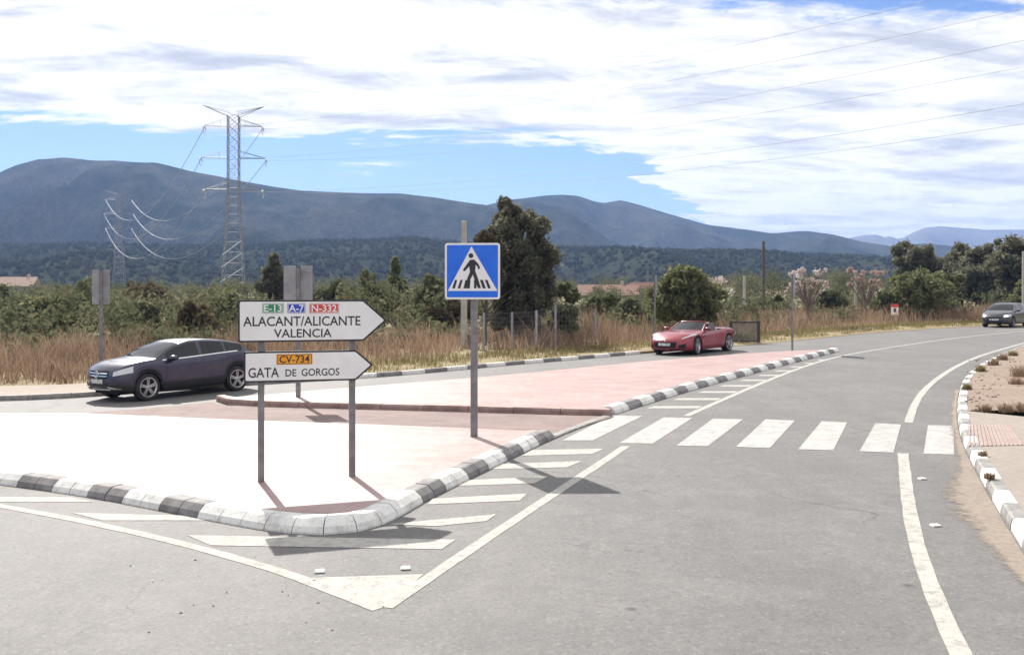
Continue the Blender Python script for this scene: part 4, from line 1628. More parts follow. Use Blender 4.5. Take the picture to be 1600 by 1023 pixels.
tree('bush', 'lower yellowish bush joined to the left of the rounded green bush', 1030, 52, 445, 2.6, L_OLIVE, 4500, 0.13, 'round', None, 0.08, 22, cat='bush')
tree('bush', 'broad green bush behind the small red topped sign', 1432, 66, 428, 5.4, L_GREEN, 13000, 0.15, 'round', None, 0.12, 23, cat='bush', nclump=46)
tree('bush', 'olive green bush right of the broad green bush', 1475, 70, 430, 4.0, L_OLIVE, 6000, 0.15, 'round', None, 0.1, 24, cat='bush')
tree('bush', 'light green bush at the right edge above the dark hatchback', 1592, 64, 430, 2.8, L_GREEN, 5000, 0.14, 'round', None, 0.08, 25, cat='bush')
tree('pine_tree', 'low dark pine at the left end of the pine group', 1425, 95, 383, 6.199999999999999, L_DARK, 15000, 0.18, 'round', 452, 0.15, 31, 'pines at the right edge', nclump=34)
tree('pine_tree', 'dark pine with pointed top in the middle of the pine group', 1503, 92, 386, 6.199999999999999, L_DARK, 15000, 0.18, 'cone', 460, 0.15, 32, 'pines at the right edge', nclump=44)
tree('pine_tree', 'tall dark pine at the right edge, second from the frame', 1543, 88, 374, 6.4, L_DARK, 15000, 0.18, 'round', 470, 0.16, 33, 'pines at the right edge', nclump=40)
tree('pine_tree', 'tallest dark pine touching the right edge of the picture', 1583, 84, 361, 6.6, L_DARK, 15000, 0.18, 'round', 470, 0.16, 34, 'pines at the right edge', nclump=44)
tree('pine_tree', 'dark pine filling the gap behind the broad green bush', 1465, 100, 402, 6.6, L_DARK, 15000, 0.18, 'round', 460, 0.15, 35, 'pines at the right edge', nclump=34)


def blossom(u, y, vtop, width, seed, label, leafm=L_BLOSSOM, n=900):
    rng = np.random.default_rng(seed)
    b = at(u, y)
    root = tag(empty('almond_tree', b), label, 'tree')
    h = zrow(vtop, y) - b.z
    mb = MB()
    cl = []
    mb.tube([(0, 0, -0.2), (0.05, 0, h * 0.2), (0.0, 0.05, h * 0.4)], [0.13, 0.11, 0.08], 6)
    for k in range(16):
        a = rng.uniform(0, 2 * math.pi)
        p = Vector((0, 0, h * rng.uniform(0.25, 0.4)))
        rr = width / 2 * rng.uniform(0.4, 1.0)
        q = Vector((rr * math.cos(a), rr * math.sin(a), h * rng.uniform(0.68, 0.98)))
        mb.tube([p, p.lerp(q, 0.5) + Vector((0, 0, 0.1)), q], [0.06, 0.04, 0.012], 4)
        s = rng.uniform(0.10, 0.25)
        cl.append((q.x, q.y, q.z, s * 1.2, s * 1.2, s))
        m = p.lerp(q, 0.75)
        cl.append((m.x, m.y, m.z, s * 0.8, s * 0.8, s * 0.7))
    mb.build('trunk', M_TWIG, root, smooth=50)
    leaf_obj('crown', leaf_cloud(cl, n, 0.08, rng, 0.8, 0.2), leafm, root)


blossom(1262, 56, 420, 2.6, 41, 'almond tree in white blossom right of the dark wooden pole')
blossom(1124, 55, 431, 1.7, 42, 'small white blossoming almond beside the rounded green bush', n=500)
L_BLOSSOM2 = mat_leaf('blossom_pinkish', [(0.28, 0.19, 0.16), (0.40, 0.30, 0.26), (0.52, 0.42, 0.36)], 0.35, 1.0)
blossom(1352, 66, 420, 2.8, 43, 'pinkish blossoming almond left of the broad green bush', L_BLOSSOM2, 1000)

# left side trees that stand out of the thicket
for i, (u, y, vt, w, lm, lb) in enumerate([
    (25, 70, 446, 4.0, L_OLIVE, 'olive bush below the pale roofed house at far left'),
    (120, 64, 440, 4.6, L_GREEN, 'green bush left of the grey backed verge sign'),
    (235, 72, 438, 5.0, L_BROWN, 'brownish shrub between the verge sign and the tall pylon'),
    (335, 60, 444, 4.4, L_OLIVE, 'grey olive bush at the foot of the tall pylon'),
    (205, 52, 470, 3.2, L_OLIVE, 'low olive bush just above the bonnet of the dark blue car'),
    (66, 48, 468, 3.4, L_GREEN, 'dark green bush in the dry grass at far left'),
    (300, 47, 475, 3.0, L_BROWN, 'brownish low bush above the roof of the dark blue car'),
    (940, 60, 462, 3.2, L_OLIVE, 'olive bush below the orange red roof'),
    (985, 56, 470, 2.8, L_SCRUB, 'low scrub bush between red roofs and red convertible'),
    (1300, 72, 455, 3.0, L_SCRUB, 'dull brown bush between the two larger almond trees'),
    (1215, 68, 462, 2.6, L_OLIVE, 'low olive bush under the small pale house'),
    (708, 55, 455, 3.0, L_BROWN, 'brown shrub behind the crossing sign post'),
    (520, 66, 440, 4.0, L_SCRUB, 'dull scrub bush behind the upper arrow board'),
]):
    tree('bush', lb, u, y, vt, w, lm, 4200, 0.14, 'round', None, 0.08, 60 + i, cat='bush', nclump=24)


def thicket():
    """the continuous scrub beyond the verge, one mass"""
    rng = np.random.default_rng(77)
    cl = []

    def clump(u, y, s, tall=1.0):
        p = at(u, y)
        zb = p.z + 6.0 * max(0, y - 70) / 400
        for q in range(4):
            cl.append((p.x + rng.normal(0, s * 0.6), p.y + rng.normal(0, s * 0.5), zb + s * tall * rng.uniform(0.25, 1.25), s * rng.uniform(0.4, 0.75), s * rng.uniform(0.4, 0.75), s * rng.uniform(0.4, 0.7)))
    front = lambda u: np.interp(u, [-300, 0, 560, 1010, 1350, 1850], [33, 34, 39, 48, 62, 70])
    for _ in range(330):                                   # low growth among the dry grass
        u = rng.uniform(-200, 1850)
        clump(u, front(u) + rng.uniform(0, 10), rng.uniform(0.35, 0.85))
    for _ in range(330):                                   # man-high shrubs
        u = rng.uniform(-250, 1850)
        tall = 1.5 if u < 720 else 0.95
        clump(u, front(u) + rng.uniform(8, 50), rng.uniform(0.8, 1.5), tall)
    for _ in range(420):                                   # far scrub and orchards
        u = rng.uniform(-300, 1900)
        y = rng.uniform(100, 330)
        clump(u, y, rng.uniform(1.3, 2.8) * (0.7 if 900 < u < 1060 and y < 190 else 1))
    v = leaf_cloud(cl, 300000, 0.16, rng, 0.6, 0.3)
    o = leaf_obj('scrub_thicket', v, L_SCRUB)
    tag(o, 'continuous olive and brown scrub thicket beyond the verge', 'scrub', kind='stuff')


thicket()


def blades(name, pts, h, lean, width, rng):
    """tapering bent blades of dry grass at pts"""
    n = len(pts)
    a = rng.uniform(0, 2 * np.pi, n)
    side = np.stack([np.cos(a), np.sin(a), np.zeros(n)], 1) * (width * (0.7 + 0.6 * rng.random(n)))[:, None]
    b = rng.uniform(0, 2 * np.pi, n)
    ln = lean * rng.random(n) * h
    d = np.stack([np.cos(b) * ln, np.sin(b) * ln, np.zeros(n)], 1)
    up = np.zeros((n, 3))
    up[:, 2] = h
    p0, p1, p2 = pts, pts + up * 0.55 + d * 0.35, pts + up + d
    v = np.stack([p0 - side, p0 + side, p1 + side * 0.8, p1 - side * 0.8, p2 + side * 0.25, p2 - side * 0.25], 1).reshape(-1, 3)
    i = np.arange(n)[:, None] * 6
    f = np.concatenate([i + np.array([[0, 1, 2, 3]]), i + np.array([[3, 2, 4, 5]])], 0)
    return mesh_np(name, v, f)


def verge_points(n, lo, hi, rng, clump=0.0, x0=-45, x1=70):
    base = resample([p for p in FAR if x0 < p.x < x1], 0.5)
    ns = normals2d(base)
    idx = rng.integers(0, len(base), n)
    o = lo + (hi - lo) * rng.random(n) ** 0.8
    out = np.zeros((n, 3))
    for k in range(n):
        p, nn = base[idx[k]], ns[idx[k]]
        x, y = p.x + nn.x * o[k] + rng.normal(0, 0.3), p.y + nn.y * o[k] + rng.normal(0, 0.3)
        out[k] = (x, y, hg(x) + 0.06)
    return out, o


def dry_grass():
    rng = np.random.default_rng(91)
    pts, o = verge_points(52000, 2.6, 15.0, rng)
    den = np.array([noise.noise(Vector((p[0] * 0.35, p[1] * 0.35, 0))) for p in pts])
    keep = den > -0.28 + 0.25 * rng.random(len(pts)) - 0.1
    pts, o, den = pts[keep], o[keep], den[keep]
    left_in = pts[:, 0] < x_left_end
    ok = ~(left_in & (o < 3.0))
    pts, o, den = pts[ok], o[ok], den[ok]
    h = (0.45 + 0.65 * rng.random(len(pts)) ** 1.3) * (0.55 + 1.25 * np.clip(den + 0.25, 0, 1)) * np.clip(0.35 + (o - 2.2) / 2.5, 0.35, 1.0)
    me = blades('dry_grass', pts, h, 0.7, 0.014, rng)
    tag(link('dry_grass', me, L_DRY), 'tall reddish brown dry grass along the far verge', 'dry grass', kind='stuff')
    pts, o = verge_points(26000, 0.25, 3.4, rng, x0=x_left_end + 0.5)
    den = np.array([noise.noise(Vector((p[0] * 0.8, p[1] * 0.8, 4))) for p in pts])
    keep = (den > -0.15) | (o > 2)
    pts, o = pts[keep], o[keep]
    h = (0.06 + 0.20 * rng.random(len(pts))) * np.clip(0.4 + o / 2.5, 0.4, 1.3)
    me = blades('short_grass', pts, h, 0.6, 0.014, rng)
    tag(link('short_grass', me, L_SHORT), 'short yellowish grass at the edge of the far verge', 'grass', kind='stuff')


dry_grass()


def weeds():
    """sparse tufts on the right bank and along the kerb"""
    rng = np.random.default_rng(17)
    spots = [(1540, 643, 0.10, 'dry weed tuft at the left end of the pavement edge'), (1572, 644, 0.12, 'dark dry weed tuft in the middle of the pavement edge'), (1597, 643, 0.13, 'dry weed tuft where the pavement edge leaves the frame'),
             (1594, 590, 0.24, 'large brown weed clump on the dirt bank at the right edge'), (1588, 602, 0.15, 'brown weed clump on the dirt bank below the largest one'), (1531, 580, 0.13, 'small weed where the white kerb blocks end'), (1552, 571, 0.16, 'green weed on the bank edge past the white blocks'),
             (1566, 562, 0.15, 'green weed on the bank edge, second past the white blocks'), (1583, 556, 0.14, 'green weed on the bank edge near the right frame'), (1511, 608, 0.10, 'weed behind the middle white kerb blocks'), (1546, 748, 0.055, 'dry weed behind the near kerb by the pavement'), (1535, 712, 0.05, 'tiny dry weed behind the kerb near the tactile paving')]
    for u, v, s, lb in spots:
        p = P(u, v, 0.13)
        n = int(160 + 500 * s)
        pts = np.zeros((n, 3))
        pts[:, :2] = np.clip(rng.normal(0, s * 0.5, (n, 2)), -s * 0.9, s * 0.9)
        h = s * (0.5 + rng.random(n))
        root = tag(empty('weed', p), lb, 'weed', 'weeds on the right bank')
        me = blades('blades', pts, h, 0.9, 0.006, rng)
        link('blades', me, L_DRY if s > 0.14 or v > 640 else L_SHORT, root)


weeds()


def stones():
    rng = np.random.default_rng(23)
    V, Fc, n = [], [], 0
    bm = MB().ball((0, 0, 0), 1, 6, 4)
    bv, bf = np.array(bm.v), np.array(bm.f)
    for _ in range(330):
        if rng.random() < 0.93:
            u, v = rng.uniform(1510, 1640), rng.uniform(560, 643)
            p = P(u, v, 0.13)
            s = rng.uniform(0.012, 0.045)
        else:
            u, v = rng.uniform(200, 520), rng.uniform(850, 990)
            p = P(u, v, 0.0)
            s = rng.uniform(0.005, 0.014)
        vv = bv * np.array([s, s * rng.uniform(0.6, 1), s * 0.6]) * (1 + 0.2 * rng.standard_normal((len(bv), 1))) + np.array([p.x, p.y, p.z + s * 0.2])
        V.append(vv)
        Fc.append(bf + n)
        n += len(bv)
    me = mesh_np('gravel', np.concatenate(V), np.concatenate(Fc))
    tag(link('gravel', me, mat('gravel_stone', (0.32, 0.25, 0.20), 0.9, col2=(0.18, 0.14, 0.12), scale=4)), 'loose gravel on the dirt bank and road', 'gravel', kind='stuff')


stones()
# ================================================================== CARS
def mat_paint_car(name, col, flake=0.25, rough=0.35, dirt=0.16):
    m, g, out = new_mat(name)
    b = g.n('ShaderNodeBsdfPrincipled')
    tc = g.n('ShaderNodeTexCoord').outputs['Object']
    n = g.ramp(g.noise(tc, 3.0, 4, 0.6), 0.35, 0.7)
    g.put(b.inputs['Base Color'], g.mix(g.math('MULTIPLY', n, dirt), tuple(col) + (1,), (0.16, 0.13, 0.11, 1)))
    b.inputs['Metallic'].default_value = flake
    b.inputs['Roughness'].default_value = rough
    b.inputs['Coat Weight'].default_value = 0.8
    b.inputs['Coat Roughness'].default_value = 0.06
    g.t.links.new(b.outputs[0], out.inputs['Surface'])
    return m


C_BLUE = mat_paint_car('car_paint_blue', (0.016, 0.017, 0.052), 0.3, 0.35, 0.10)
C_RED = mat_paint_car('car_paint_red', (0.25, 0.005, 0.024), 0.15, 0.3, 0.05)
C_BLACK = mat_paint_car('car_paint_black', (0.014, 0.015, 0.020))
C_GLASS = mat('car_glass', (0.004, 0.005, 0.008), 0.03, spec=0.45)
C_PLAST = mat('car_plastic', (0.016, 0.016, 0.018), 0.55)
C_UNDER = mat('car_underside', (0.010, 0.010, 0.010), 0.9)
C_SEAM = mat('car_seam', (0.004, 0.004, 0.005), 0.8)
C_TYRE = mat('tyre_rubber', (0.017, 0.017, 0.018), 0.8, bump=0.2)
C_RIM = mat('alloy_rim', (0.46, 0.46, 0.48), 0.28, 0.85)
C_RIMD = mat('dark_alloy_rim', (0.22, 0.23, 0.25), 0.3, 0.85)
C_CHROME = mat('chrome', (0.72, 0.72, 0.74), 0.12, 1.0)
C_LAMP = mat('headlamp_glass', (0.50, 0.52, 0.56), 0.06, 0.3, spec=0.8)
C_PLATE = mat('number_plate', (0.62, 0.62, 0.62), 0.5, col2=(0.30, 0.30, 0.31), scale=14, lo=0.42, hi=0.6)
C_TAIL = mat('tail_lamp', (0.30, 0.008, 0.008), 0.1)
C_SEAT = mat('seat_leather', (0.030, 0.026, 0.026), 0.5)


def lamp_on():
    m, g, out = new_mat('headlamp_lit')
    e = g.n('ShaderNodeEmission')
    e.inputs['Color'].default_value = (1.0, 0.95, 0.86, 1)
    e.inputs['Strength'].default_value = 2.2
    g.t.links.new(e.outputs[0], out.inputs['Surface'])
    return m


C_LIT = lamp_on()


def pchip(xs, ys):
    """monotone cubic through the points"""
    xs, ys = np.array(xs, float), np.array(ys, float)
    h, d = np.diff(xs), np.diff(ys) / np.diff(xs)
    m = np.zeros(len(xs))
    m[0], m[-1] = d[0], d[-1]
    for i in range(1, len(xs) - 1):
        if d[i - 1] * d[i] > 0:
            w1, w2 = 2 * h[i] + h[i - 1], h[i] + 2 * h[i - 1]
            m[i] = (w1 + w2) / (w1 / d[i - 1] + w2 / d[i])

    def f(x):
        x = min(max(x, xs[0]), xs[-1])
        i = min(len(xs) - 2, int(np.searchsorted(xs, x, side='right')) - 1)
        t = (x - xs[i]) / h[i]
        return ((1 + 2 * t) * (1 - t) ** 2 * ys[i] + t * (1 - t) ** 2 * h[i] * m[i] + t * t * (3 - 2 * t) * ys[i + 1] + t * t * (t - 1) * h[i] * m[i + 1])
    return f


class Car:
    """body shell lofted from profile curves; front is +x, s runs from nose to tail"""
    def __init__(self, name, label, paint, par):
        self.par = par
        self.L = par['L']
        self.paint = paint
        self.root = tag(empty(name), label, 'car')
        self.shell()

    def X(self, s):
        return self.L / 2 - s

    def shell(self):
        p = self.par
        L = self.L
        top, bot, belt, wid = (pchip(*zip(*p[k])) for k in ('top', 'bottom', 'belt', 'width'))
        roofw, gmax = p['roofw'], p['roofz'] - p['beltz']
        R_, Ra = p['R'], p['R'] + p.get('arch_gap', 0.055)
        ss = set(np.round(np.linspace(0, L, int(L / 0.065)), 3))
        for sw in p['wheels']:
            for k in range(13):
                ss.add(round(sw - Ra * math.cos(math.pi * k / 12) * 0.9995, 3))
        for k in p['marks']:
            ss.add(k)
        ss = sorted(ss)
        keep = [ss[0]]
        special = set(p['marks'])
        for s in ss[1:]:
            if s - keep[-1] < 0.012 and s not in special:
                continue
            keep.append(s)
        ss = keep
        nf = p.get('front_curve', 0.16)
        nb = p.get('rear_curve', 0.12)
        zf = p.get('front_mid', 0.52)

        def section(s):
            w, zt, zl, zb = wid(s), top(s), belt(s), bot(s)
            arch = False
            for sw in p['wheels']:
                if abs(s - sw) < Ra:
                    zb = max(zb, R_ + math.sqrt(max(0, Ra * Ra - (s - sw) ** 2)) * 0.985)
                    arch = True
            zs = min(zl, zt - 0.035)
            zs = max(zs, zb + 0.10)
            zt = max(zt, zs + 0.02)
            crown = p.get('crown', 0.04)
            g = max(zt - zs - crown, 0.012)
            ws = w * 0.955
            we = ws - (ws - roofw) * min(1.0, g / gmax)
            H = zs - zb
            hip = p['hip'](s) if 'hip' in p else 0.0
            pts = [(0, zb), (0.60 * w, zb), (0.925 * w, zb), (0.975 * w, zb + min(0.05, 0.15 * H)), (w * (0.995), zb + 0.30 * H), (w * 0.985, zb + 0.55 * H), (w + hip, zb + 0.80 * H), (0.985 * w + hip * 0.7, zs - 0.025), (ws, zs)]
            for k in (0.07, 0.90, 1.0):
                pts.append((ws + (we - ws) * k, zs + g * k))
            pts += [(we * 0.92, zs + g + (zt - zs - g) * 0.40), (we * 0.5, zs + g + (zt - zs - g) * 0.86), (0, zt)]
            return pts

        rows = []
        fl = []
        s0 = section(ss[0])
        s1 = section(ss[-1])
        for k in (0.0, 0.22, 0.45, 0.68, 0.86):
            rows.append((ss[0], [(y * k, z) for y, z in s0]))
        for s in ss:
            rows.append((s, section(s)))
        for k in (0.86, 0.6, 0.3, 0.0):
            rows.append((ss[-1], [(y * k, z) for y, z in s1]))
        nr = len(s0)
        verts = np.zeros((len(rows), nr, 3))
        wmax = max(y for y, z in section(L * 0.5))

        def sm(t):
            t = min(1, max(0, t))
            return t * t * (3 - 2 * t)
        for i, (s, pts) in enumerate(rows):
            for j, (y, z) in enumerate(pts):
                q = s
                f = 1 - sm(s / 0.75)
                q += f * (nf * (y / wmax) ** 2 + p.get('front_lean', 0.10) * max(0, (z - zf)) / 0.4 + 0.06 * max(0, (zf - 0.15 - z)) / 0.3)
                f = 1 - sm((L - s) / 0.7)
                q -= f * (nb * (y / wmax) ** 2 + p.get('rear_lean', 0.08) * max(0, z - 0.7) / 0.4 + 0.07 * max(0, 0.5 - z) / 0.3)
                verts[i, j] = (self.X(q), y, z)
        self.rows_s = [r[0] for r in rows]
        full = {}
        V = np.concatenate([verts.reshape(-1, 3), verts.reshape(-1, 3) * np.array([1, -1, 1])])
        n1 = len(rows) * nr
        faces, labels = [], []
        ncap_f, ncap_r = 5, 4
        for side in (0, 1):
            for i in range(len(rows) - 1):
                sm_ = 0.5 * (rows[i][0] + rows[i + 1][0])
                cap = i < ncap_f or i >= len(rows) - 1 - ncap_r
                for j in range(nr - 1):
                    a = side * n1 + i * nr + j
                    q = [a, a + 1, a + nr + 1, a + nr]
                    if side == 0:
                        q.reverse()
                    lab = 'body' if cap else self.label(sm_, j, side)
                    if lab is None:
                        continue
                    if j < 2:
                        lab = 'underside'
                    faces.append(q)
                    labels.append(lab)
        bm = bmesh.new()
        vs = [bm.verts.new(v) for v in V]
        lay = bm.faces.layers.int.new('lab')
        names = sorted(set(labels))
        for q, lab in zip(faces, labels):
            try:
                f = bm.faces.new([vs[k] for k in q])
                f[lay] = names.index(lab)
                f.smooth = True
            except ValueError:
                pass
        bmesh.ops.remove_doubles(bm, verts=bm.verts, dist=1e-4)
        bmesh.ops.dissolve_degenerate(bm, edges=bm.edges, dist=1e-5)
        bmesh.ops.recalc_face_normals(bm, faces=bm.faces)
        bm.normal_update()
        self.bvh = BVHTree.FromBMesh(bm)
        mats = {'body': self.paint, 'underside': C_UNDER, 'sill': self.par.get('sill_mat', self.paint)}
        self.parts = {}
        for k, nm in enumerate(names):
            fs = [f for f in bm.faces if f[lay] == k]
            idx, vv, ff, nn = {}, [], [], []
            for f in fs:
                t = []
                for v in f.verts:
                    if v.index not in idx or True:
                        if v not in idx:
                            idx[v] = len(vv)
                            vv.append(tuple(v.co))
                            nn.append(tuple(v.normal))
                        t.append(idx[v])
                ff.append(t)
            me = bpy.data.meshes.new(nm)
            me.from_pydata(vv, [], ff)
            me.polygons.foreach_set('use_smooth', [True] * len(ff))
            me.normals_split_custom_set_from_vertices(nn)
            me.update()
            base = nm.split('#')[0]
            m = C_GLASS if base in ('windscreen', 'side_window', 'rear_window') else mats.get(base, self.paint)
            self.parts[nm] = link(base, me, m, self.root)
        bm.free()
        mb = MB()
        for a, b in zip((0.25,) + tuple(), (L - 0.3,)):
            mb.box((self.X(b), -0.52, 0.20), (self.X(a), 0.52, 0.50))
        mb.build('underbody', C_UNDER, self.root)

    def label(self, s, j, side):
        p = self.par
        tagside = '#%d' % side
        for a, b in p.get('cabin', []):
            if a < s < b and j >= p['cabin_row']:
                return None
        if j == 9:
            for k, (a, b) in enumerate(p['side_windows']):
                if a < s < b:
                    return 'side_window#%d%d' % (k, side)
        if j >= 11:
            if p['screen'] and p['screen'][0] < s < p['screen'][1] and j >= 11:
                return 'windscreen'
            if p['rear'] and p['rear'][0] < s < p['rear'][1] and j >= 12:
                return 'rear_window'
            if s < p['bonnet'][1] and s > p['bonnet'][0]:
                return 'bonnet'
        if 2 <= j <= 3:
            return 'sill'
        if 4 <= j <= 7:
            for k, (a, b) in enumerate(p['doors']):
                if a < s < b:
                    return 'door#%d%d' % (k, side)
        return 'body'

    # patches laid on the shell ----------------------------------------
    def patch(self, name, corners, direction, material, parent=None, off=0.006, n=(6, 4)):
        """grid between four corner points, dropped on the shell along a direction"""
        a, b, c, d = (Vector(q) for q in corners)
        dr = Vector(direction).normalized()
        grid = []
        for i in range(n[0] + 1):
            s = i / n[0]
            e, f = a.lerp(d, s), b.lerp(c, s)
            row = []
            for k in range(n[1] + 1):
                q = e.lerp(f, k / n[1])
                hit = self.bvh.ray_cast(q - dr * 1.5, dr, 4.0)
                row.append((hit[0] if hit[0] is not None else q) - dr * off)
            grid.append(row)
        return MB().quadgrid(grid).build(name, material, parent or self.root, smooth=60)

    def side_line(self, name, pts, w, material, side, parent=None, off=0.004):
        """thin strip on the body side along (s, z) points"""
        q = []
        for (s0, z0), (s1, z1) in zip(pts[:-1], pts[1:]):
            n = max(1, int(math.hypot(s1 - s0, z1 - z0) / 0.08))
            for k in range(n):
                q.append((s0 + (s1 - s0) * k / n, z0 + (z1 - z0) * k / n))
        q.append(pts[-1])
        grid = []
        for i, (s, z) in enumerate(q):
            a, b = q[max(0, i - 1)], q[min(len(q) - 1, i + 1)]
            d = Vector((b[0] - a[0], b[1] - a[1])).normalized()
            row = []
            for e in (-w / 2, w / 2):
                x, zz = self.X(s - d.y * e), z + d.x * e
                hit = self.bvh.ray_cast(Vector((x, side * 3, zz)), Vector((0, -side, 0)), 4.0)
                y = hit[0].y if hit[0] is not None else side * 0.85
                row.append((x, y + side * off, zz))
            grid.append(row)
        return MB().quadgrid(grid).build(name, material, parent or self.root)

    def wheel(self, s, side, spokes, rim_mat, w=0.23, steer=0.0, twin=True):
        R_ = self.par['R']
        y = side * (self.par['track'] / 2)
        o = empty('wheel', (self.X(s), y, R_), steer, self.root)
        r1 = R_ * self.par.get('rim_ratio', 0.72)
        h = w / 2
        MB().lathe([(r1, -h * 0.8), (r1 + 0.02, -h), (R_ - 0.03, -h), (R_, -h * 0.75), (R_, h * 0.75), (R_ - 0.03, h), (r1 + 0.02, h), (r1, h * 0.8)], 32, 'y').build('tyre', C_TYRE, o, smooth=35)
        mb = MB().lathe([(r1 + 0.005, side * h * 0.95), (r1 - 0.012, side * h * 0.95), (r1 - 0.03, side * h * 0.75), (r1 - 0.035, -side * h * 0.8)], 32, 'y')
        mb.lathe([(0.0, side * h * 0.80), (0.045, side * h * 0.80), (0.065, side * h * 0.70), (0.07, side * h * 0.3)], 14, 'y')
        for k in range(spokes):
            a = 2 * math.pi * k / spokes + 0.3
            for da in ((-0.11, 0.11) if twin else (0,)):
                p = Vector((0.05 * math.cos(a + da * 3), side * h * 0.70, 0.05 * math.sin(a + da * 3)))
                q = Vector(((r1 - 0.015) * math.cos(a + da), side * h * 0.82, (r1 - 0.015) * math.sin(a + da)))
                mb.bar(p, q, 0.024 if twin else 0.045, 0.018 if twin else 0.035)
        mb.build('rim', rim_mat, o, smooth=35)
        MB().lathe([(0.0, side * h * 0.12), (r1 - 0.04, side * h * 0.12)], 24, 'y').build('brake_disc', C_PLAST, o)
        return o

    def wheels(self, spokes, rim_mat, twin=True, steer=0.0, w=0.23):
        for i, s in enumerate(self.par['wheels']):
            for side in (1, -1):
                self.wheel(s, side, spokes, rim_mat, w, steer if i == 0 else 0.0, twin)

    def mirror(self, s, z, side, material, size=(0.10, 0.13, 0.075), y=None):
        hit = self.bvh.ray_cast(Vector((self.X(s), side * 3, z)), Vector((0, -side, 0)), 4.0)
        y = abs(hit[0].y) if hit[0] is not None else 0.8
        c = (self.X(s), side * (y + 0.13), z + 0.05)
        mb = MB().ball(c, size, 12, 8)
        mb.bar((self.X(s), side * (y - 0.02), z - 0.01), (c[0], side * (y + 0.08), z + 0.02), 0.028)
        m = mb.build('wing_mirror', material, self.root, smooth=50)
        MB().box((c[0] - size[0] - 0.004, c[1] - 0.085, c[2] - 0.045), (c[0] - size[0] + 0.012, c[1] + 0.085, c[2] + 0.045)).build('mirror_glass', C_GLASS, m)

    def place(self, wheel_pt, fwd_deg, wheel_s, side, scale=1.0):
        """put the car so that the contact of one wheel (side +1 left) stands on wheel_pt"""
        a = R(fwd_deg)
        lx, ly = self.X(wheel_s) * scale, side * self.par['track'] / 2 * scale
        self.root.scale = (scale, scale, scale)
        x = wheel_pt.x - (math.cos(a) * lx - math.sin(a) * ly)
        y = wheel_pt.y - (math.sin(a) * lx + math.cos(a) * ly)
        self.root.location = (x, y, hg(x))
        # follow the cross-fall of the road
        q = Matrix.Rotation(a, 4, 'Z')
        nrm = Vector((-0.015, 0, 1)).normalized()
        tilt = Vector((0, 0, 1)).rotation_difference(nrm).to_matrix().to_4x4()
        self.root.rotation_euler = (tilt @ q).to_euler()


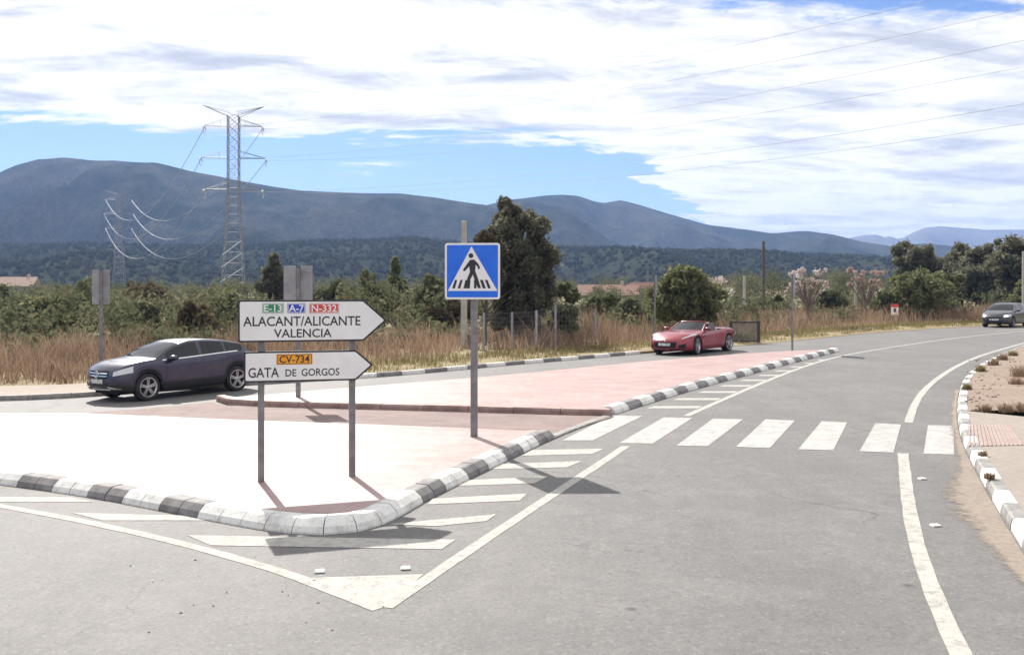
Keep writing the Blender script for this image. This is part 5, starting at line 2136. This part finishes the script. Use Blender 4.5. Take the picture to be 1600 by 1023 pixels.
def suv():
    par = dict(L=4.42, R=0.345, wheels=(0.87, 3.57), track=1.57, roofw=0.60, roofz=1.47, beltz=1.02, arch_gap=0.05,
               top=[(0, 0.80), (0.05, 0.88), (0.25, 0.965), (0.7, 1.03), (1.12, 1.075), (1.20, 1.10), (1.60, 1.31), (1.95, 1.43), (2.25, 1.485), (2.6, 1.49), (3.1, 1.455), (3.6, 1.375), (3.80, 1.325), (4.16, 1.12), (4.32, 1.04), (4.42, 0.92)],
               bottom=[(0, 0.30), (0.3, 0.23), (0.6, 0.22), (3.9, 0.24), (4.42, 0.36)],
               belt=[(0, 0.80), (0.3, 0.88), (1.0, 0.97), (1.4, 0.99), (2.4, 1.025), (3.5, 1.09), (4.1, 1.10), (4.42, 0.95)],
               width=[(0, 0.70), (0.12, 0.80), (0.4, 0.885), (0.9, 0.905), (2.2, 0.90), (3.5, 0.905), (4.0, 0.87), (4.3, 0.78), (4.42, 0.70)],
               marks=[0.22, 1.10, 1.14, 1.20, 1.42, 1.52, 1.93, 2.40, 2.50, 3.18, 3.24, 3.30, 3.62, 3.95, 4.22, 2.46, 3.42],
               side_windows=[(1.42, 2.40), (2.50, 3.18), (3.24, 3.78)], screen=(1.14, 1.93), rear=(3.95, 4.22), bonnet=(0.22, 1.10), doors=[(1.38, 2.46), (2.46, 3.42)], sill_mat=C_PLAST,
               front_curve=0.20, rear_curve=0.16, front_mid=0.62)
    par['marks'] += [1.38, 3.78]
    c = Car('parked_car', 'dark blue compact crossover driving left behind the near island', C_BLUE, par)
    c.root.name = 'crossover_car'
    F_ = (-1, 0, 0)
    for s in (1, -1):
        # headlamp sweeping back over the wing
        c.patch('headlamp', [(1.9, s * 0.46, 0.665), (1.9, s * 0.47, 0.775), (1.62, s * 0.80, 0.900), (1.62, s * 0.82, 0.745)], (-1, -s * 0.55, 0), C_LAMP, n=(8, 4))
        c.patch('air_intake', [(2.1, s * 0.46, 0.34), (2.1, s * 0.46, 0.44), (2.0, s * 0.78, 0.50), (2.0, s * 0.78, 0.36)], (-1, -s * 0.3, 0), C_PLAST)
        c.patch('bumper_trim', [(2.1, s * 0.40, 0.37), (2.1, s * 0.40, 0.405), (2.0, s * 0.76, 0.36), (2.0, s * 0.76, 0.325)], (-1, -s * 0.3, 0), C_CHROME, off=0.012)
        c.side_line('chrome_strip', [(1.30, 1.005), (2.0, 1.030), (3.0, 1.085), (3.60, 1.115)], 0.025, C_CHROME, s)
        for x in (1.38, 2.46, 3.42):
            zt = 0.97 if x < 2 else (1.0 if x < 3 else 1.05)
            c.side_line('door_seam', [(x, 0.36 if x < 3 else 0.78), (x + (0.02 if x < 3 else 0.0), zt)], 0.010, C_SEAM, s)
        for x, z in ((2.22, 0.86), (3.14, 0.90)):
            h = c.side_line('door_handle', [(x - 0.10, z), (x + 0.10, z + 0.005)], 0.030, C_BLUE, s, off=0.035)
        c.mirror(1.52, 1.00, s, C_BLUE)
        c.patch('tail_lamp', [(-2.2, s * 0.50, 0.84), (-2.2, s * 0.50, 0.96), (-1.9, s * 0.9, 0.98), (-1.9, s * 0.9, 0.86)], (1, -s * 0.5, 0), C_TAIL)
        # black wheel arch lips
        for sw in par['wheels']:
            pts = []
            for k in range(15):
                a = math.pi * (0.02 + 0.96 * k / 14)
                x, z = c.X(sw) + 0.40 * math.cos(a), 0.345 + 0.40 * math.sin(a) * 0.985
                hit = c.bvh.ray_cast(Vector((x, s * 3, z + 0.02)), Vector((0, -s, 0)), 4.0)
                y = hit[0].y if hit[0] is not None else s * 0.88
                pts.append((x, y - s * 0.005, z))
            MB().tube(pts, 0.026, 6).build('arch_trim', C_PLAST, c.root, smooth=60)
    c.patch('grille', [(2.2, 0.40, 0.60), (2.2, 0.43, 0.79), (2.2, -0.43, 0.79), (2.2, -0.40, 0.60)], F_, C_SEAM, n=(10, 5))
    for z in (0.665, 0.735):
        c.patch('grille_bar', [(2.2, 0.39, z - 0.016), (2.2, 0.40, z + 0.016), (2.2, -0.40, z + 0.016), (2.2, -0.39, z - 0.016)], F_, C_CHROME, off=0.014, n=(10, 1))
    c.patch('lower_grille', [(2.2, 0.42, 0.40), (2.2, 0.44, 0.50), (2.2, -0.44, 0.50), (2.2, -0.42, 0.40)], F_, C_PLAST, n=(10, 3))
    c.patch('skid_plate', [(2.2, 0.5, 0.315), (2.2, 0.5, 0.345), (2.2, -0.5, 0.345), (2.2, -0.5, 0.315)], F_, C_CHROME, off=0.012, n=(10, 1))
    c.patch('number_plate', [(2.2, 0.26, 0.475), (2.2, 0.26, 0.585), (2.2, -0.26, 0.585), (2.2, -0.26, 0.475)], F_, C_PLATE, off=0.02, n=(6, 1))
    # round star badge
    hit = c.bvh.ray_cast(Vector((4, 0, 0.70)), Vector((-1, 0, 0)), 5)
    bx = hit[0].x + 0.025
    mb = MB().tube([(bx, 0.085 * math.cos(a), 0.70 + 0.085 * math.sin(a)) for a in [2 * math.pi * k / 20 for k in range(21)]], 0.011, 5)
    for k in range(3):
        a = math.pi / 2 + 2 * math.pi * k / 3
        mb.bar((bx, 0, 0.70), (bx, 0.08 * math.cos(a), 0.70 + 0.08 * math.sin(a)), 0.012, 0.004)
    mb.build('badge', C_CHROME, c.root)
    c.patch('rear_bumper', [(-2.2, 0.6, 0.40), (-2.2, 0.6, 0.52), (-2.2, -0.6, 0.52), (-2.2, -0.6, 0.40)], (1, 0, 0), C_PLAST)
    c.wheels(5, C_RIM, True, R(4))
    c.place(P(228.5, 625.8), 233, 0.87, 1, 0.96)


suv()


def roadster():
    def hip(s):
        return 0.045 * math.exp(-((s - 3.55) / 0.55) ** 2) + 0.015 * math.exp(-((s - 0.95) / 0.4) ** 2)
    par = dict(L=4.47, R=0.345, wheels=(0.95, 3.57), track=1.60, roofw=0.62, roofz=1.25, beltz=0.90, arch_gap=0.035, rim_ratio=0.78, crown=0.075,
               top=[(0, 0.58), (0.05, 0.64), (0.25, 0.735), (0.6, 0.82), (1.1, 0.885), (1.55, 0.935), (1.75, 0.945), (2.2, 0.935), (2.9, 0.945), (3.4, 0.975), (3.8, 0.965), (4.2, 0.90), (4.38, 0.83), (4.47, 0.70)],
               bottom=[(0, 0.22), (0.3, 0.17), (3.9, 0.19), (4.47, 0.32)],
               belt=[(0, 0.52), (0.25, 0.62), (0.6, 0.74), (0.95, 0.80), (1.4, 0.83), (2.2, 0.86), (3.0, 0.90), (3.55, 0.93), (4.0, 0.88), (4.47, 0.70)],
               width=[(0, 0.66), (0.10, 0.78), (0.35, 0.90), (0.9, 0.95), (1.6, 0.925), (2.4, 0.915), (3.5, 0.955), (4.0, 0.91), (4.3, 0.80), (4.47, 0.68)],
               marks=[0.20, 1.55, 1.72, 1.82, 3.02, 1.62, 2.86], side_windows=[], screen=None, rear=None, bonnet=(0.20, 1.55), doors=[(1.62, 2.86)],
               cabin=[(1.72, 3.02)], cabin_row=11, front_curve=0.34, rear_curve=0.22, front_mid=0.45, front_lean=0.16, hip=hip)
    c = Car('convertible_car', 'red open topped sports convertible on the far lane', C_RED, par)
    r = c.root
    F_ = (-1, 0, 0)
    # cockpit
    MB().box((c.X(3.05), -0.66, 0.35), (c.X(1.66), 0.66, 0.40)).build('cabin_floor', C_UNDER, r)
    MB().prism([(c.X(1.56), 0.86), (c.X(1.95), 0.80), (c.X(1.95), 0.45), (c.X(1.60), 0.45)], -0.70, 0.70).build('dashboard', C_PLAST, r)
    MB().box((c.X(3.16), -0.72, 0.40), (c.X(3.0), 0.72, 0.935)).build('rear_bulkhead', C_PLAST, r)
    for s in (1, -1):
        MB().box((c.X(3.02), s * 0.70 - 0.02, 0.40), (c.X(1.70), s * 0.70 + 0.02, 0.86)).build('door_lining', C_SEAT, r)
        st = MB().prism([(c.X(2.85), 0.45), (c.X(2.30), 0.45), (c.X(2.30), 0.60), (c.X(2.72), 0.56), (c.X(2.90), 1.00), (c.X(3.00), 1.00)], s * 0.36 - 0.24, s * 0.36 + 0.24).build('seat', C_SEAT, r)
        MB().ball((c.X(2.95), s * 0.36, 1.07), (0.06, 0.15, 0.11), 10, 6).build('headrest', C_SEAT, st, smooth=60)
        MB().tube([(c.X(3.08), s * 0.36 - 0.2, 0.92), (c.X(3.08), s * 0.36 - 0.17, 1.08), (c.X(3.08), s * 0.36 - 0.08, 1.14), (c.X(3.08), s * 0.36 + 0.08, 1.14), (c.X(3.08), s * 0.36 + 0.17, 1.08), (c.X(3.08), s * 0.36 + 0.2, 0.92)], 0.025, 6).build('roll_hoop', C_PLAST, r, smooth=60)
    MB().tube([(c.X(2.12) + 0.16 * math.sin(a) * 0.35, 0.36 + 0.18 * math.cos(a), 0.80 + 0.18 * math.sin(a)) for a in [2 * math.pi * k / 16 for k in range(17)]], 0.016, 5).build('steering_wheel', C_PLAST, r)
    # windscreen, curved in plan
    def wpt(t, k):
        y = t * (0.74 - 0.15 * k)
        return (c.X(1.52 + 0.66 * k + 0.14 * t * t * (1 - 0.4 * k)), y, 0.925 + 0.315 * k - 0.03 * t * t * k - 0.045 * t * t * (1 - k))
    MB().quadgrid([[wpt(-1 + 2 * i / 12, k / 5) for i in range(13)] for k in range(6)]).build('windscreen', C_GLASS, r, smooth=60)
    fr = [wpt(-1, k / 5) for k in range(6)] + [wpt(-1 + 2 * i / 12, 1) for i in range(1, 12)] + [wpt(1, 1 - k / 5) for k in range(6)]
    MB().tube(fr, 0.026, 6).build('windscreen_frame', C_RED, r, smooth=60)
    for s in (1, -1):
        g = MB().quadgrid([[(c.X(1.80 + 0.11 * i), s * 0.80, 0.88), (c.X(max(1.80 + 0.11 * i, 2.0 + 0.09 * i)), s * (0.74 - 0.08 * min(1, max(0, i / 4))), 0.90 + 0.27 * min(1, i / 3.5) * (1 if i < 8 else (10.5 - i) / 2.6))] for i in range(11)])
        g.build('side_window', C_GLASS, r, smooth=60)
        c.patch('headlamp', [(1.9, s * 0.56, 0.60), (1.9, s * 0.60, 0.665), (1.25, s * 0.86, 0.80), (1.25, s * 0.88, 0.70)], (-1, -s * 0.5, -0.35), C_LAMP, n=(8, 4))
        c.patch('air_intake', [(2.1, s * 0.55, 0.28), (2.1, s * 0.55, 0.40), (2.0, s * 0.80, 0.46), (2.0, s * 0.78, 0.28)], (-1, -s * 0.3, 0), C_SEAM)
        c.patch('tail_lamp', [(-2.2, s * 0.45, 0.76), (-2.2, s * 0.45, 0.82), (-1.9, s * 0.9, 0.84), (-1.9, s * 0.9, 0.78)], (1, -s * 0.5, 0), C_TAIL)
        c.side_line('door_seam', [(1.62, 0.26), (1.60, 0.60), (1.66, 0.84)], 0.010, C_SEAM, s)
        c.side_line('door_seam', [(2.80, 0.26), (2.90, 0.60), (2.84, 0.86)], 0.010, C_SEAM, s)
        c.side_line('wing_vent', [(1.30, 0.66), (1.55, 0.70)], 0.05, C_SEAM, s)
        c.mirror(1.78, 0.92, s, C_RED, (0.09, 0.12, 0.065))
    c.patch('grille', [(2.2, 0.44, 0.30), (2.2, 0.50, 0.52), (2.2, -0.50, 0.52), (2.2, -0.44, 0.30)], F_, C_SEAM, n=(10, 5))
    c.patch('number_plate', [(2.2, 0.26, 0.37), (2.2, 0.26, 0.48), (2.2, -0.26, 0.48), (2.2, -0.26, 0.37)], F_, C_PLATE, off=0.025, n=(6, 1))
    c.patch('splitter', [(2.2, 0.7, 0.215), (2.2, 0.7, 0.265), (2.2, -0.7, 0.265), (2.2, -0.7, 0.215)], F_, C_PLAST, off=0.012, n=(10, 1))
    hit = c.bvh.ray_cast(Vector((4, 0, 0.545)), Vector((-1, 0, 0)), 5)
    MB().lathe([(0.0, hit[0].x + 0.012), (0.035, hit[0].x + 0.012), (0.045, hit[0].x)], 12, 'z').build('badge', C_CHROME, r).rotation_euler = (0, 0, 0)
    bad = [o for o in r.children if o.name.startswith('badge')][0]
    me = bad.data
    for v in me.vertices:
        v.co = Vector((v.co.z, v.co.x, v.co.y + 0.545))
    me.update()
    c.wheels(5, C_RIM, True, R(10), 0.27)
    c.place(P(1086, 554), 180 + 50, 0.95, 1)


roadster()


def hatch():
    par = dict(L=3.95, R=0.31, wheels=(0.80, 3.28), track=1.47, roofw=0.56, roofz=1.44, beltz=0.98, arch_gap=0.04,
               top=[(0, 0.66), (0.05, 0.72), (0.25, 0.84), (0.6, 0.93), (0.95, 1.00), (1.02, 1.03), (1.4, 1.24), (1.75, 1.39), (2.1, 1.45), (2.6, 1.46), (3.1, 1.43), (3.5, 1.36), (3.62, 1.32), (3.85, 1.05), (3.95, 0.85)],
               bottom=[(0, 0.25), (0.3, 0.19), (3.5, 0.20), (3.95, 0.32)],
               belt=[(0, 0.66), (0.3, 0.78), (0.9, 0.90), (1.4, 0.94), (2.4, 0.97), (3.3, 1.02), (3.7, 1.03), (3.95, 0.85)],
               width=[(0, 0.62), (0.12, 0.73), (0.35, 0.81), (0.8, 0.835), (2.0, 0.84), (3.2, 0.835), (3.6, 0.80), (3.95, 0.66)],
               marks=[0.20, 0.95, 0.98, 1.72, 1.28, 2.15, 2.23, 2.95, 3.62, 3.86, 3.1], side_windows=[(1.28, 2.15), (2.23, 2.95)], screen=(0.98, 1.72), rear=(3.62, 3.86), bonnet=(0.20, 0.95), doors=[(1.2, 2.19), (2.19, 3.1)],
               front_curve=0.24, rear_curve=0.14, front_mid=0.5)
    par['marks'] += [1.2, 2.19]
    c = Car('hatchback_car', 'dark hatchback with lit headlights approaching at the right edge', C_BLACK, par)
    F_ = (-1, 0, 0)
    for s in (1, -1):
        h = c.patch('headlamp', [(1.8, s * 0.44, 0.60), (1.8, s * 0.46, 0.72), (1.45, s * 0.80, 0.82), (1.45, s * 0.80, 0.66)], (-1, -s * 0.55, 0), C_LAMP, n=(8, 4))
        c.patch('lit_bulb', [(1.8, s * 0.53, 0.645), (1.8, s * 0.53, 0.735), (1.7, s * 0.70, 0.745), (1.7, s * 0.70, 0.65)], (-1, -s * 0.4, 0), C_LIT, h, off=0.012, n=(4, 3))
        c.patch('tail_lamp', [(-2.0, s * 0.50, 0.80), (-2.0, s * 0.50, 1.0), (-1.7, s * 0.82, 1.0), (-1.7, s * 0.82, 0.8)], (1, -s * 0.5, 0), C_TAIL)
        for x in (1.2, 2.19, 3.1):
            c.side_line('door_seam', [(x, 0.30 if x < 3 else 0.70), (x, 0.92)], 0.010, C_SEAM, s)
        c.mirror(1.42, 0.94, s, C_BLACK, (0.08, 0.11, 0.07))
    c.patch('grille', [(2.0, 0.36, 0.56), (2.0, 0.38, 0.62), (2.0, -0.38, 0.62), (2.0, -0.36, 0.56)], F_, C_SEAM, n=(8, 2))
    c.patch('lower_grille', [(2.0, 0.44, 0.28), (2.0, 0.46, 0.40), (2.0, -0.46, 0.40), (2.0, -0.44, 0.28)], F_, C_SEAM, n=(8, 2))
    c.patch('number_plate', [(2.0, 0.26, 0.43), (2.0, 0.26, 0.54), (2.0, -0.26, 0.54), (2.0, -0.26, 0.43)], F_, C_PLATE, off=0.02, n=(6, 1))
    c.wheels(6, C_RIMD, False, 0.0, 0.20)
    c.place(P(1581, 511.5), 225, 0.80, 1)


hatch()

# ================================================================== HAZE
def haze():
    m, g, out = new_mat('haze_air')
    pv = g.n('ShaderNodeVolumePrincipled')
    pv.inputs['Color'].default_value = (0.36, 0.54, 1.0, 1)
    pv.inputs['Density'].default_value = 0.00020
    pv.inputs['Anisotropy'].default_value = 0.15
    g.t.links.new(pv.outputs[0], out.inputs['Volume'])
    o = MB().box((-4600, -300, -9), (4600, 4700, 330)).build('haze', m)
    tag(o, 'thin blue air haze', 'haze', kind='stuff')


haze()
